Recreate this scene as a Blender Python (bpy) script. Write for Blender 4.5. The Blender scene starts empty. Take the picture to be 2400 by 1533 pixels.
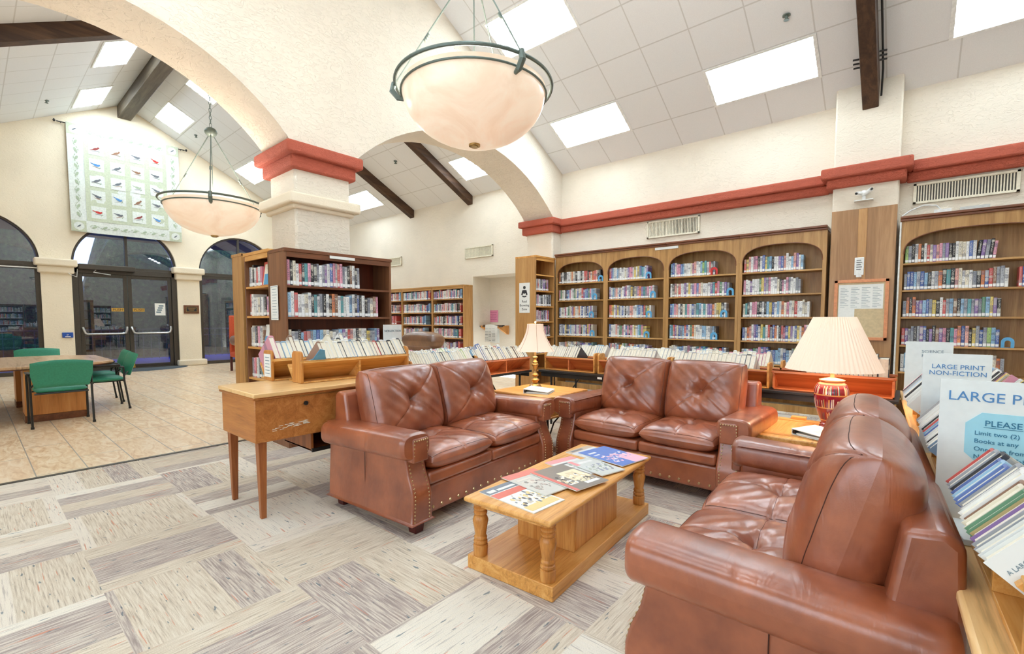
import bpy, math, random
from mathutils import Matrix, Vector
R = math.radians
rnd = random.Random(7)
C = bpy.context.scene.collection
sc = bpy.context.scene

# ---------------------------------------------------------------- camera, world, exposure
cam_d = bpy.data.cameras.new('camera')
cam = bpy.data.objects.new('camera', cam_d); C.objects.link(cam)
cam_d.sensor_width = 36.0; cam_d.sensor_fit = 'HORIZONTAL'
cam_d.lens = 1090.0 / 2400 * 36
cam_d.shift_y = (811 - 766.5) / 2400
cam_d.clip_start = 0.05; cam_d.clip_end = 200
cam.location = (0, 0, 1.35)
cam.rotation_euler = (R(90 - 3.32), 0, R(40.5))
sc.camera = cam

world = bpy.data.worlds.new('daylight'); sc.world = world
world.use_nodes = True
world.node_tree.nodes['Background'].inputs[0].default_value = (0.76, 0.89, 1.0, 1)
world.node_tree.nodes['Background'].inputs[1].default_value = 2.0
sc.view_settings.view_transform = 'Standard'
sc.view_settings.look = 'None'
sc.view_settings.gamma = 1.0
sc.view_settings.use_curve_mapping = False
sc.view_settings.exposure = 1.36
PANEL = 13.0      # ceiling panels
BOWL = 0.17

# ---------------------------------------------------------------- helpers
def lin(c):
    return tuple(((v / 12.92) if v <= 0.04045 else ((v + 0.055) / 1.055) ** 2.4) for v in c)
def rgb(r, g, b): return lin((r / 255, g / 255, b / 255)) + (1.0,)

class MB:
    def __init__(s): s.v = []; s.f = []; s.m = []; s.M = None
    def add(s, vs, fs, mi=0):
        o = len(s.v)
        if s.M is not None: vs = [tuple(s.M @ Vector(p)) for p in vs]
        s.v += [tuple(p) for p in vs]
        s.f += [tuple(i + o for i in f) for f in fs]; s.m += [mi] * len(fs)
        return s
    def box(s, x0, x1, y0, y1, z0, z1, mi=0):
        vs = [(x0,y0,z0),(x1,y0,z0),(x1,y1,z0),(x0,y1,z0),(x0,y0,z1),(x1,y0,z1),(x1,y1,z1),(x0,y1,z1)]
        return s.add(vs, [(3,2,1,0),(4,5,6,7),(0,1,5,4),(1,2,6,5),(2,3,7,6),(3,0,4,7)], mi)
    def quad(s, a, b, c, d, mi=0): return s.add([a, b, c, d], [(0,1,2,3)], mi)
    def prism(s, poly, axis, a, b, mi=0):
        # poly: 2D points; axis: the extruded one. x:(y,z)  y:(x,z)  z:(x,y)
        n = len(poly)
        def P(p, t): return {'x': (t, p[0], p[1]), 'y': (p[0], t, p[1]), 'z': (p[0], p[1], t)}[axis]
        vs = [P(p, a) for p in poly] + [P(p, b) for p in poly]
        fs = [tuple(range(n)), tuple(range(2*n-1, n-1, -1))] + [(i, i+n, (i+1) % n + n, (i+1) % n) for i in range(n)]
        return s.add(vs, fs, mi)
    def lathe(s, prof, cx=0, cy=0, cz=0, n=32, mi=0, sx=1, sy=1):
        vs = []; fs = []
        for r, z in prof:
            for k in range(n):
                a = 2 * math.pi * k / n; vs.append((cx + r * math.cos(a) * sx, cy + r * math.sin(a) * sy, cz + z))
        for i in range(len(prof) - 1):
            for k in range(n): fs.append((i*n+k, i*n+(k+1) % n, (i+1)*n+(k+1) % n, (i+1)*n+k))
        return s.add(vs, fs, mi)
    def tube(s, pts, r, n=8, mi=0, closed=False):
        pts = [Vector(p) for p in pts]; N = len(pts); vs = []; fs = []
        rr = r if isinstance(r, (list, tuple)) else [r] * N
        up = None
        for i, p in enumerate(pts):
            if closed: d = pts[(i+1) % N] - pts[i-1]
            else: d = pts[min(i+1, N-1)] - pts[max(i-1, 0)]
            d.normalize()
            if up is None: up = Vector((0,0,1)) if abs(d.z) < .9 else Vector((1,0,0))
            a = d.cross(up)
            if a.length < 1e-4: a = d.cross(Vector((0,1,0)))
            a.normalize(); b = a.cross(d); up = b
            for k in range(n):
                t = 2 * math.pi * k / n; vs.append(p + (a * math.cos(t) + b * math.sin(t)) * rr[i])
        L = N if closed else N - 1
        for i in range(L):
            j = (i+1) % N
            for k in range(n): fs.append((i*n+k, i*n+(k+1) % n, j*n+(k+1) % n, j*n+k))
        if not closed: fs += [tuple(range(n-1, -1, -1)), tuple((N-1)*n+k for k in range(n))]
        return s.add(vs, fs, mi)
    def grid(s, fn, nu, nv, mi=0, wrap=False):
        vs = [fn(i / nu, j / nv) for i in range(nu + 1) for j in range(nv + 1)]
        fs = [(i*(nv+1)+j, (i+1)*(nv+1)+j, (i+1)*(nv+1)+j+1, i*(nv+1)+j+1) for i in range(nu) for j in range(nv)]
        return s.add(vs, fs, mi)
    def ball(s, c, r, n=8, m=5, mi=0, sz=1.0):
        return s.lathe([(max(r * math.sin(math.pi * i / m), 1e-5), -r * math.cos(math.pi * i / m) * sz) for i in range(m + 1)], c[0], c[1], c[2], n, mi)
    def build(s, name, mats, parent=None, bevel=0, smooth=30, seg=2, loc=None, rz=0):
        me = bpy.data.meshes.new(name); me.from_pydata(s.v, [], s.f)
        if not isinstance(mats, (list, tuple)): mats = [mats]
        for m in mats: me.materials.append(m)
        me.polygons.foreach_set('material_index', s.m)
        if smooth is not None:
            me.polygons.foreach_set('use_smooth', [True] * len(me.polygons))
            me.update(); me.set_sharp_from_angle(angle=R(smooth))
        me.update()
        o = bpy.data.objects.new(name, me); C.objects.link(o)
        if parent: o.parent = parent
        if loc: o.location = loc
        if rz: o.rotation_euler = (0, 0, rz)
        if bevel:
            b = o.modifiers.new('bevel', 'BEVEL'); b.width = bevel; b.segments = seg; b.limit_method = 'ANGLE'; b.angle_limit = R(40)
        return o

def thing(name, label, cat, loc=(0,0,0), rz=0, group=None):
    o = bpy.data.objects.new(name, None); C.objects.link(o)
    o.empty_display_size = .05
    o.location = loc; o.rotation_euler = (0, 0, rz); return tag(o, label, cat, group)
def tag(o, label, cat, group=None):
    o['label'] = label; o['category'] = cat
    if group: o['group'] = group
    return o
def struct(name, mb, mats, bevel=0, smooth=30, parent=None, seg=2):
    o = mb.build(name, mats, parent, bevel, smooth, seg)
    if not parent: o['kind'] = 'structure'
    return o

# ---------------------------------------------------------------- materials
class NT:
    def __init__(s, name):
        s.m = bpy.data.materials.new(name); s.m.use_nodes = True; s.t = s.m.node_tree; s.n = s.t.nodes
        s.b = s.n['Principled BSDF']; s.out = s.n['Material Output']
    def N(s, typ, ins=None, **kw):
        n = s.n.new(typ)
        for k, v in kw.items(): setattr(n, k, v)
        for k, v in (ins or {}).items():
            if hasattr(v, 'is_linked') or hasattr(v, 'links'): s.t.links.new(v, n.inputs[k])
            else: n.inputs[k].default_value = v
        return n
    def L(s, a, b): s.t.links.new(a, b)
    def set(s, **kw):
        for k, v in kw.items():
            k = k.replace('_', ' ')
            if hasattr(v, 'links'): s.L(v, s.b.inputs[k])
            else: s.b.inputs[k].default_value = v
    def co(s, kind='Object'): return s.N('ShaderNodeTexCoord').outputs[kind]
    def map(s, v, sc=(1,1,1), rot=(0,0,0), loc=(0,0,0)):
        return s.N('ShaderNodeMapping', {'Vector': v, 'Scale': sc, 'Rotation': rot, 'Location': loc}).outputs[0]
    def noise(s, v, scale=5, detail=3, rough=.5, dist=0):
        return s.N('ShaderNodeTexNoise', {'Vector': v, 'Scale': scale, 'Detail': detail, 'Roughness': rough, 'Distortion': dist}).outputs[0]
    def math(s, op, a, b=0.0, c=0.0):
        return s.N('ShaderNodeMath', {0: a, 1: b, 2: c}, operation=op).outputs[0]
    def ramp(s, f, stops, interp='LINEAR'):
        n = s.N('ShaderNodeValToRGB', {'Fac': f}); r = n.color_ramp; r.interpolation = interp
        while len(r.elements) < len(stops): r.elements.new(.5)
        for e, (p, c) in zip(r.elements, stops): e.position = p; e.color = c if len(c) == 4 else tuple(c) + (1,)
        return n.outputs[0]
    def mix(s, f, a, b, blend='MIX'):
        n = s.N('ShaderNodeMix', data_type='RGBA', blend_type=blend)
        for i, v in ((0, f), (6, a), (7, b)):
            if hasattr(v, 'links'): s.L(v, n.inputs[i])
            else: n.inputs[i].default_value = v
        return n.outputs[2]
    def bump(s, h, strength=.3, dist=.01):
        s.L(s.N('ShaderNodeBump', {'Height': h, 'Strength': strength, 'Distance': dist}).outputs[0], s.b.inputs['Normal'])
    def sep(s, v): return s.N('ShaderNodeSeparateXYZ', {0: v}).outputs
    def comb(s, x, y, z=0.0): return s.N('ShaderNodeCombineXYZ', {0: x, 1: y, 2: z}).outputs[0]

def plain(name, col, rough=.5, metal=0, var=.06, scale=30, spec=.5, bump=0):
    t = NT(name); v = t.co(); n = t.noise(v, scale, 3)
    d = tuple(max(0, x * (1 - var * 2)) for x in col[:3]) + (1,)
    l = tuple(min(1, x * (1 + var)) for x in col[:3]) + (1,)
    t.set(Base_Color=t.ramp(n, [(.3, d), (.7, l)]), Roughness=rough, Metallic=metal)
    t.b.inputs['Specular IOR Level'].default_value = spec
    if bump: t.bump(n, bump, .004)
    return t.m

def wood(name, c1, c2, grain='x', scale=1.0, rough=.35, fig=.5, cdark=None):
    t = NT(name); v = t.co()
    st = {'x': (.6, 9, 9), 'y': (9, .6, 9), 'z': (9, 9, .6)}[grain]
    w = t.noise(t.map(v, tuple(k * scale for k in st)), 1.6, 5, .6, 1.2)
    fine = t.noise(t.map(v, tuple(k * scale * 5 for k in st)), 3, 4, .6)
    f = t.math('ADD', t.math('MULTIPLY', w, .72), t.math('MULTIPLY', fine, .28))
    col = t.ramp(f, [(.34, cdark or tuple(x * .55 for x in c1[:3]) + (1,)), (.46, c1), (.62, c2)])
    blot = t.noise(v, 2.2, 2)
    col = t.mix(t.math('MULTIPLY', blot, fig), col, c1, 'MIX')
    t.set(Base_Color=col, Roughness=rough)
    t.bump(fine, .05, .002)
    return t.m

def stucco(name, col, sc_=1.0, strength=.5):
    t = NT(name); v = t.co()
    a = t.noise(t.map(v, (1, 1, 2.2)), 9 * sc_, 4, .55, 1.5)
    b = t.noise(v, 45 * sc_, 3)
    r = t.ramp(a, [(.42, (0,0,0,1)), (.5, (1,1,1,1)), (.62, (.75,.75,.75,1))])
    h = t.math('ADD', t.math('MULTIPLY', r, .7), t.math('MULTIPLY', b, .3))
    t.bump(h, strength, .012)
    d = tuple(x * .93 for x in col[:3]) + (1,)
    t.set(Base_Color=t.ramp(t.noise(v, 1.3, 2), [(.35, d), (.65, col)]), Roughness=.85)
    return t.m

M = {}
M['wall'] = stucco('cream_stucco', rgb(238, 227, 208))
M['arch'] = stucco('arcade_stucco', rgb(236, 225, 206), .9, .6)
M['wall_far'] = stucco('warm_stucco', rgb(250, 237, 212), 1.0, .35)
M['red_trim'] = stucco('terracotta_trim', rgb(196, 98, 74), 2.0, .8)
M['cream_trim'] = stucco('cream_trim', rgb(246, 232, 206), 2.0, .4)
M['oak'] = wood('golden_oak', rgb(214, 150, 74), rgb(236, 184, 112), 'x', 1)
M['oak_y'] = wood('golden_oak_lengthwise', rgb(212, 150, 76), rgb(238, 188, 118), 'y', 1)
M['oak_z'] = wood('golden_oak_upright', rgb(196, 128, 58), rgb(226, 168, 94), 'z', 1)
M['maple'] = wood('pale_maple', rgb(232, 186, 124), rgb(244, 206, 150), 'y', .7, .3)
M['redwood'] = wood('reddish_trough_wood', rgb(190, 104, 58), rgb(218, 138, 84), 'x', .8, .4)
M['redwood_y'] = wood('reddish_trough_wood_lengthwise', rgb(190, 108, 60), rgb(218, 140, 86), 'y', .8, .4)
M['walnut'] = wood('dark_walnut', rgb(112, 66, 40), rgb(140, 86, 54), 'x', .7, .35)
M['walnut_z'] = wood('dark_walnut_upright', rgb(122, 78, 50), rgb(150, 100, 66), 'z', .6, .35)
M['caseback'] = wood('deep_case_back', rgb(110, 48, 26), rgb(132, 62, 34), 'z', .5, .4)
M['tan_wood'] = wood('tan_panel_wood', rgb(184, 134, 78), rgb(206, 160, 102), 'z', .7, .35)
M['olivewood'] = wood('olive_brown_bookcase', rgb(182, 134, 74), rgb(214, 168, 106), 'x', .6, .4, .7)
M['olivewood_z'] = wood('olive_brown_bookcase_upright', rgb(176, 130, 74), rgb(210, 166, 106), 'z', .6, .4, .7)
M['panel_wood'] = wood('mottled_birch_panel', rgb(160, 116, 72), rgb(198, 154, 108), 'z', .35, .35, .8)
M['beam'] = wood('dark_timber_beam', rgb(66, 44, 28), rgb(96, 68, 46), 'y', .5, .7)
M['beam_x'] = wood('weathered_ridge_timber', rgb(84, 72, 56), rgb(112, 98, 78), 'x', .5, .7)
M['desk'] = wood('worn_desk_wood', rgb(178, 110, 52), rgb(208, 142, 76), 'x', .8, .38, .6)
M['desk_leg'] = wood('worn_desk_leg_wood', rgb(146, 82, 40), rgb(184, 114, 58), 'z', .9, .4)
M['table_top'] = wood('beige_laminate', rgb(206, 168, 130), rgb(222, 188, 152), 'x', .6, .25)
M['pedestal'] = wood('orange_maple_pedestal', rgb(214, 140, 72), rgb(232, 166, 98), 'z', .5, .4)
M['black'] = plain('black_enamel', rgb(34, 34, 34), .35)
M['soft_black'] = plain('black_shadow_gap', rgb(22, 20, 20), .7)
M['bronze'] = plain('dark_bronze_frame', rgb(74, 68, 60), .4, .3)
M['grey_metal'] = plain('green_grey_metal', rgb(104, 116, 108), .45, .3)
M['steel'] = plain('brushed_steel', rgb(200, 200, 196), .3, .8)
M['brass'] = plain('aged_brass', rgb(176, 146, 92), .3, .85, .12)
M['gold'] = plain('gold_plate', rgb(212, 172, 84), .3, .8)
M['white'] = plain('white_plastic', rgb(238, 238, 234), .5)
M['vent'] = plain('cream_vent_metal', rgb(232, 224, 200), .5)
M['paper'] = plain('white_paper', rgb(240, 240, 234), .7, 0, .02)
M['card'] = plain('white_card', rgb(228, 234, 232), .6, 0, .02)
M['page'] = plain('book_pages', rgb(240, 232, 214), .8, 0, .05, 60)
M['label'] = plain('spine_label', rgb(244, 246, 246), .6, 0, .02)
M['pink'] = plain('pink_paper', rgb(238, 152, 186), .7)
M['blue_ink'] = plain('blue_print', rgb(84, 138, 190), .7)
M['teal_ink'] = plain('teal_print', rgb(48, 118, 150), .7)
M['grey_ink'] = plain('grey_print', rgb(120, 140, 150), .7)
M['dark_ink'] = plain('black_print', rgb(50, 48, 52), .7)
M['light_blue'] = plain('pale_blue_card', rgb(160, 216, 232), .6, 0, .02)
M['bookend'] = plain('blue_bookend_metal', rgb(92, 168, 214), .35)
M['bookend_red'] = plain('red_bookend_metal', rgb(206, 44, 44), .35)
M['nail'] = plain('antique_brass_nails', rgb(196, 170, 128), .3, .8)
M['green'] = plain('green_vinyl', rgb(56, 146, 118), .5, 0, .06, 60, .4, .1)
M['orange'] = plain('orange_upholstery', rgb(206, 84, 46), .6)
M['red'] = plain('red_plastic', rgb(190, 40, 34), .5)
M['ada'] = plain('blue_button', rgb(34, 84, 176), .4)
M['mat'] = plain('grey_door_mat', rgb(84, 92, 96), .9)
M['cork'] = plain('tan_board', rgb(214, 192, 152), .8)
M['board_frame'] = plain('salmon_wood_frame', rgb(222, 148, 102), .5)
M['dark_wood'] = plain('mahogany_foot', rgb(78, 26, 22), .35)
M['rug_black'] = plain('dark_cloth', rgb(30, 28, 30), .9)

def leather(name, c1, c2, rough=.33):
    t = NT(name); v = t.co()
    n = t.noise(v, 4, 4, .6); n2 = t.noise(v, 220, 2); wr = t.noise(t.map(v, (1, 2.5, 1)), 6, 3, .6, .6)
    t.set(Base_Color=t.ramp(n, [(.32, c1), (.66, c2)]), Roughness=t.ramp(n, [(.3, (rough+.05,)*3), (.7, (rough-.04,)*3)]))
    t.b.inputs['Specular IOR Level'].default_value = .75
    t.b.inputs['Coat Weight'].default_value = .7; t.b.inputs['Coat Roughness'].default_value = .3
    h = t.math('ADD', t.math('MULTIPLY', n2, .06), t.math('MULTIPLY', wr, 1.0))
    t.bump(h, .35, .012)
    return t.m
M['leather'] = leather('brown_leather', rgb(124, 60, 34), rgb(170, 94, 58))
M['leather2'] = leather('dark_recliner_leather', rgb(96, 60, 34), rgb(136, 90, 54))
M['seam'] = plain('dark_leather_seam', rgb(74, 38, 28), .5)
M['stitch'] = plain('pale_stitching', rgb(206, 160, 128), .6)

def emit(name, col, strength, stripes=False):
    t = NT(name)
    t.set(Base_Color=(.9, .9, .9, 1), Roughness=.5)
    t.b.inputs['Emission Color'].default_value = col
    if stripes:
        y = t.sep(t.co())[1]
        w = t.math('SINE', t.math('MULTIPLY', y, 2 * math.pi / .155))
        s = t.math('MULTIPLY', t.ramp(t.math('MULTIPLY_ADD', w, .5, .5), [(0, (.035,)*3), (.22, (.09,)*3), (.5, (.6,)*3), (.8, (1,)*3)]), strength)
        t.set(Emission_Strength=s)
    else: t.b.inputs['Emission Strength'].default_value = strength
    return t.m
M['diffuser'] = emit('fluorescent_diffuser', (.76, .90, 1.0, 1), PANEL, True)

# alabaster bowl: lit from inside
t = NT('lit_alabaster'); v = t.co(); n = t.noise(v, 3, 5, .6, 1.0)
t.set(Base_Color=t.ramp(n, [(.35, rgb(232, 212, 190)), (.6, rgb(240, 224, 206))]), Roughness=.3)
t.set(Emission_Color=t.ramp(n, [(.35, rgb(236, 200, 168)), (.6, rgb(250, 226, 198))])); t.b.inputs['Emission Strength'].default_value = BOWL
M['bowl'] = t.m
t = NT('lit_lamp_shade'); v = t.co(); a = t.N('ShaderNodeTexCoord').outputs['Object']
t.set(Base_Color=rgb(232, 212, 194), Roughness=.8)
t.b.inputs['Emission Color'].default_value = rgb(255, 222, 190); t.b.inputs['Emission Strength'].default_value = .13
M['shade'] = t.m

# ceiling tiles: 0.69 m x 0.60 m grid of T-bars
def ceiling_mat():
    t = NT('ceiling_tiles'); x, y, z = t.sep(t.co())
    u = t.math('FRACT', t.math('DIVIDE', t.math('ADD', x, 40 * .6775 + 1.02), .6775))
    w = t.math('FRACT', t.math('DIVIDE', t.math('ABSOLUTE', t.math('SUBTRACT', y, 2.93)), .58))
    w = t.math('FRACT', t.math('ADD', w, 1 - (4.60 / .58) % 1))
    def line(q, k):
        d = t.math('ABSOLUTE', t.math('SUBTRACT', q, .5)); return t.math('GREATER_THAN', d, .5 - k)
    l = t.math('MAXIMUM', line(u, .012), line(w, .014))
    base = t.ramp(t.noise(t.co(), 160, 2), [(.3, rgb(226, 226, 225)), (.7, rgb(234, 234, 233))])
    t.set(Base_Color=t.mix(l, base, rgb(206, 204, 200)), Roughness=.85)
    t.bump(t.math('SUBTRACT', t.math('MULTIPLY', l, 1.0), t.math('MULTIPLY', t.noise(t.co(), 200, 2), .1)), .15, .004)
    return t.m
M['ceiling'] = ceiling_mat()

def carpet_mat():
    t = NT('striped_carpet_tiles'); S = .65
    x, y, z = t.sep(t.co())
    X = t.math('DIVIDE', t.math('ADD', x, 65.0 + .37), S); Y = t.math('DIVIDE', t.math('ADD', y, 65.0 - .38), S)
    ix, iy = t.math('FLOOR', X), t.math('FLOOR', Y); fx, fy = t.math('FRACT', X), t.math('FRACT', Y)
    par = t.math('MODULO', t.math('ADD', ix, iy), 2.0)
    # u runs across the stripes, v along them
    def sel(a, b): return t.math('ADD', t.math('MULTIPLY', a, t.math('SUBTRACT', 1.0, par)), t.math('MULTIPLY', b, par))
    u, v = sel(fy, fx), sel(fx, fy)
    h = t.N('ShaderNodeTexWhiteNoise', {'Vector': t.comb(ix, iy)}, noise_dimensions='2D').outputs[0]
    off = t.math('MULTIPLY', h, 37.0)
    band = t.noise(t.comb(t.math('MULTIPLY', u, 2.3), off), 1.0, 0)   # broad bands inside a tile
    b2 = t.N('ShaderNodeTexWhiteNoise', {'Vector': t.comb(t.math('FLOOR', t.math('MULTIPLY', t.math('ADD', u, t.math('MULTIPLY', h, .3)), 3.6)), off)}, noise_dimensions='2D').outputs[0]
    base = t.ramp(b2, [(0, rgb(178, 164, 158)), (.2, rgb(212, 198, 178)), (.36, rgb(230, 220, 206)), (.56, rgb(214, 200, 180)), (.72, rgb(236, 230, 218)), (.84, rgb(182, 168, 160))], 'CONSTANT')
    # fine streaks along the stripe
    sv = t.comb(t.math('MULTIPLY', t.math('ADD', u, off), 80.0), t.math('MULTIPLY', t.math('ADD', v, off), 3.5))
    st = t.noise(sv, 1.0, 3, .6)
    lt = t.ramp(st, [(.38, (0,0,0,1)), (.45, (0,0,0,1)), (.60, (1,1,1,1))])
    col = t.mix(t.math('MULTIPLY', lt, .6), base, rgb(238, 230, 214))
    dk = t.ramp(st, [(.36, (1,1,1,1)), (.43, (0,0,0,1))])
    col = t.mix(t.math('MULTIPLY', dk, .4), col, rgb(134, 120, 114))
    sv2 = t.comb(t.math('MULTIPLY', t.math('ADD', u, off), 38.0), t.math('MULTIPLY', t.math('ADD', v, off), 2.2), 5.0)
    s2 = t.noise(sv2, 1.0, 2, .5)
    col = t.mix(t.math('MULTIPLY', t.ramp(s2, [(.66, (0,0,0,1)), (.70, (1,1,1,1))]), .75), col, rgb(214, 140, 112))
    s3 = t.noise(t.comb(t.math('MULTIPLY', t.math('ADD', u, off), 34.0), t.math('MULTIPLY', t.math('ADD', v, off), 7.0), 9.0), 1.0, 2, .5)
    col = t.mix(t.math('MULTIPLY', t.ramp(s3, [(.67, (0,0,0,1)), (.71, (1,1,1,1))]), .7), col, rgb(84, 108, 122))
    pile = t.noise(t.co(), 260, 2)
    col = t.mix(.35, col, t.ramp(pile, [(.3, rgb(190, 178, 166)), (.7, rgb(250, 246, 238))]), 'MULTIPLY')
    t.set(Base_Color=col, Roughness=.95)
    t.b.inputs['Specular IOR Level'].default_value = .15
    t.bump(pile, .5, .004)
    return t.m
M['carpet'] = carpet_mat()

def plank_mat():
    t = NT('wood_look_floor_tiles'); x, y, z = t.sep(t.co())
    W, Ln = .33, 1.3
    Y = t.math('DIVIDE', t.math('ADD', y, 33.0), W); iy = t.math('FLOOR', Y); fy = t.math('FRACT', Y)
    X = t.math('ADD', t.math('DIVIDE', t.math('ADD', x, 65.0), Ln), t.math('MULTIPLY', iy, .37)); fx = t.math('FRACT', X); ix = t.math('FLOOR', X)
    g = t.math('MAXIMUM', t.math('GREATER_THAN', t.math('ABSOLUTE', t.math('SUBTRACT', fy, .5)), .487), t.math('GREATER_THAN', t.math('ABSOLUTE', t.math('SUBTRACT', fx, .5)), .4965))
    h = t.N('ShaderNodeTexWhiteNoise', {'Vector': t.comb(ix, iy)}, noise_dimensions='2D').outputs[0]
    n = t.noise(t.map(t.co(), (1.2, 4, 1)), 3, 6, .65, 1.5)
    col = t.ramp(n, [(.33, rgb(212, 170, 124)), (.48, rgb(234, 202, 162)), (.62, rgb(246, 224, 194))])
    col = t.mix(t.math('MULTIPLY', h, .25), col, rgb(246, 228, 204))
    t.set(Base_Color=t.mix(g, col, rgb(168, 158, 146)), Roughness=.32)
    t.bump(t.math('SUBTRACT', t.math('MULTIPLY', n, .2), g), .2, .003)
    return t.m
M['plank'] = plank_mat()

def glass_mat(name, tint, refl):
    t = NT(name); tr = t.N('ShaderNodeBsdfTransparent', {'Color': tint}); gl = t.N('ShaderNodeBsdfGlossy', {'Color': (.9, .92, .95, 1), 'Roughness': .0})
    lw = t.N('ShaderNodeFresnel', {'IOR': 1.6})
    f = t.math('MAXIMUM', lw.outputs[0], refl)
    mx = t.N('ShaderNodeMixShader', {0: f}); t.L(tr.outputs[0], mx.inputs[1]); t.L(gl.outputs[0], mx.inputs[2]); t.L(mx.outputs[0], t.out.inputs[0])
    return t.m
M['glass'] = glass_mat('tinted_window_glass', (.30, .40, .80, 1), .17)

def book_mat(name, stuff):
    t = NT(name)
    if stuff:
        col = t.N('ShaderNodeAttribute', attribute_name='bcol').outputs[0]
        u, w, _ = t.sep(t.N('ShaderNodeUVMap', uv_map='uv').outputs[0])
        r = t.N('ShaderNodeAttribute', attribute_name='bcol').outputs['Alpha']
    else:
        oi = t.N('ShaderNodeObjectInfo'); col = oi.outputs['Color']; r = oi.outputs['Random']
        u, _, w = t.sep(t.co())
    inside = t.math('MULTIPLY', t.math('LESS_THAN', t.math('ABSOLUTE', t.math('SUBTRACT', u, .5)), .3),
                    t.math('LESS_THAN', t.math('ABSOLUTE', t.math('SUBTRACT', w, .62)), .3))
    k = t.math('MULTIPLY', r, 60.0)
    tx = t.noise(t.comb(t.math('MULTIPLY_ADD', u, 3.0, k), t.math('MULTIPLY_ADD', w, 26.0, k)), 1.0, 2, .6)
    txt = t.math('MULTIPLY', inside, t.math('GREATER_THAN', tx, .53))
    lum = t.N('ShaderNodeRGBToBW', {0: col}).outputs[0]
    ink = t.ramp(lum, [(.18, rgb(226, 222, 208)), (.3, rgb(92, 90, 112))])
    bd = t.noise(t.comb(k, t.math('MULTIPLY_ADD', w, 3.0, k)), 1.0, 0)
    bandc = t.mix(t.math('MULTIPLY', t.math('GREATER_THAN', bd, .62), .5), col, ink)
    t.set(Base_Color=t.mix(t.math('MULTIPLY', txt, .65), bandc, ink), Roughness=.35)
    return t.m
M['cover'] = book_mat('book_cover', False)
M['cover_s'] = book_mat('book_cover_small', True)

# ================================================================ THE ROOM
RY, RZ, SL = 2.93, 6.97, .52
def cz(y): return RZ - SL * abs(y - RY)
XA, XB = -5.52, -6.25           # arcade wall faces
XD = -15.95                     # door wall
YW = 8.05                       # back wall

mb = MB(); mb.box(-5.58, 4.2, -3.2, YW + .05, -.1, 0); struct('floor', mb, M['carpet'])
mb = MB(); mb.box(-16.6, -5.58, -3.2, YW + .05, -.1, -.002); struct('floor', mb, M['plank'])
mb = MB(); mb.box(-5.61, -5.56, -2.3, YW, -.001, .006); struct('trim_1', mb, M['bronze'], .002)

mb = MB()
for a, b in ((RY, YW + .02), (RY, -2.4)):
    mb.quad((-16.4, a, cz(a)), (3.4, a, cz(a)), (3.4, b, cz(b)), (-16.4, b, cz(b)))
    mb.quad((-16.4, a, cz(a) + .1), (3.4, a, cz(a) + .1), (3.4, b, cz(b) + .1), (-16.4, b, cz(b) + .1))
struct('ceiling', mb, M['ceiling'], smooth=None)

def strip_wall(mb, xa, xb, segs, ztop, n=28, mi_in=0):
    """wall between planes x=xa (seen) and x=xb; segs: (y0, y1, zbot function)"""
    for y0, y1, fb in segs:
        ys = [y0 + (y1 - y0) * (.5 - .5 * math.cos(math.pi * i / n)) for i in range(n + 1)]
        for a, b in zip(ys, ys[1:]):
            za, zb = fb(a), fb(b); ta, tb = ztop(a), ztop(b)
            mb.quad((xa, a, za), (xa, b, zb), (xa, b, tb), (xa, a, ta))
            mb.quad((xb, b, zb), (xb, a, za), (xb, a, ta), (xb, b, tb))
            mb.quad((xb, a, za), (xb, b, zb), (xa, b, zb), (xa, a, za), mi_in)
def circ(c, Rr, zc): return lambda y: zc + math.sqrt(max(Rr * Rr - (y - c) ** 2, 0))
mb = MB()
strip_wall(mb, XA, XB, [(-2.4, -1.03, lambda y: 3.38), (-1.03, 2.53, circ(.75, 2.27, 1.99)), (2.53, 3.32, lambda y: 3.38),
                        (3.32, 7.76, circ(5.54, 3.09, 1.21)), (7.76, YW, lambda y: 3.38)], lambda y: cz(y) + .05)
struct('wall_arcade', mb, M['arch'], smooth=40)
def pier(y0, y1, name, base=True):
    mb = MB(); mb.box(XB + .02, XA - .03, y0, y1, 0, 3.42); return struct(name, mb, M['arch'], .03)
pier(2.57, 3.28, 'wall_pier'); pier(7.76, YW + .02, 'wall_pier'); pier(-2.4, -1.05, 'wall_pier')
ntrim = [1]
def trim(boxes, m, bevel=.025):
    mb = MB()
    for b in boxes: mb.box(*b)
    ntrim[0] += 1
    return struct('trim_%d' % ntrim[0], mb, m, bevel, seg=3)
def cap(x0, x1, y0, y1):
    trim([(x0 - .13, x1 + .13, y0 - .13, y1 + .13, 3.26, 3.40), (x0 - .06, x1 + .06, y0 - .06, y1 + .06, 3.11, 3.27)], M['red_trim'])
cap(XB, XA - .03, 2.57, 3.28)
trim([(XB - .10, XA + .07, 2.47, 3.38, 2.70, 2.83), (XB - .04, XA + .01, 2.53, 3.32, 2.65, 2.71)], M['cream_trim'])
cap(XB, XA - .03, -2.4, -1.05)
trim([(XB - .1, XA + .08, 7.62, YW, 3.25, 3.38), (XB - .04, XA + .02, 7.68, YW, 3.10, 3.26)], M['red_trim'])

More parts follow.
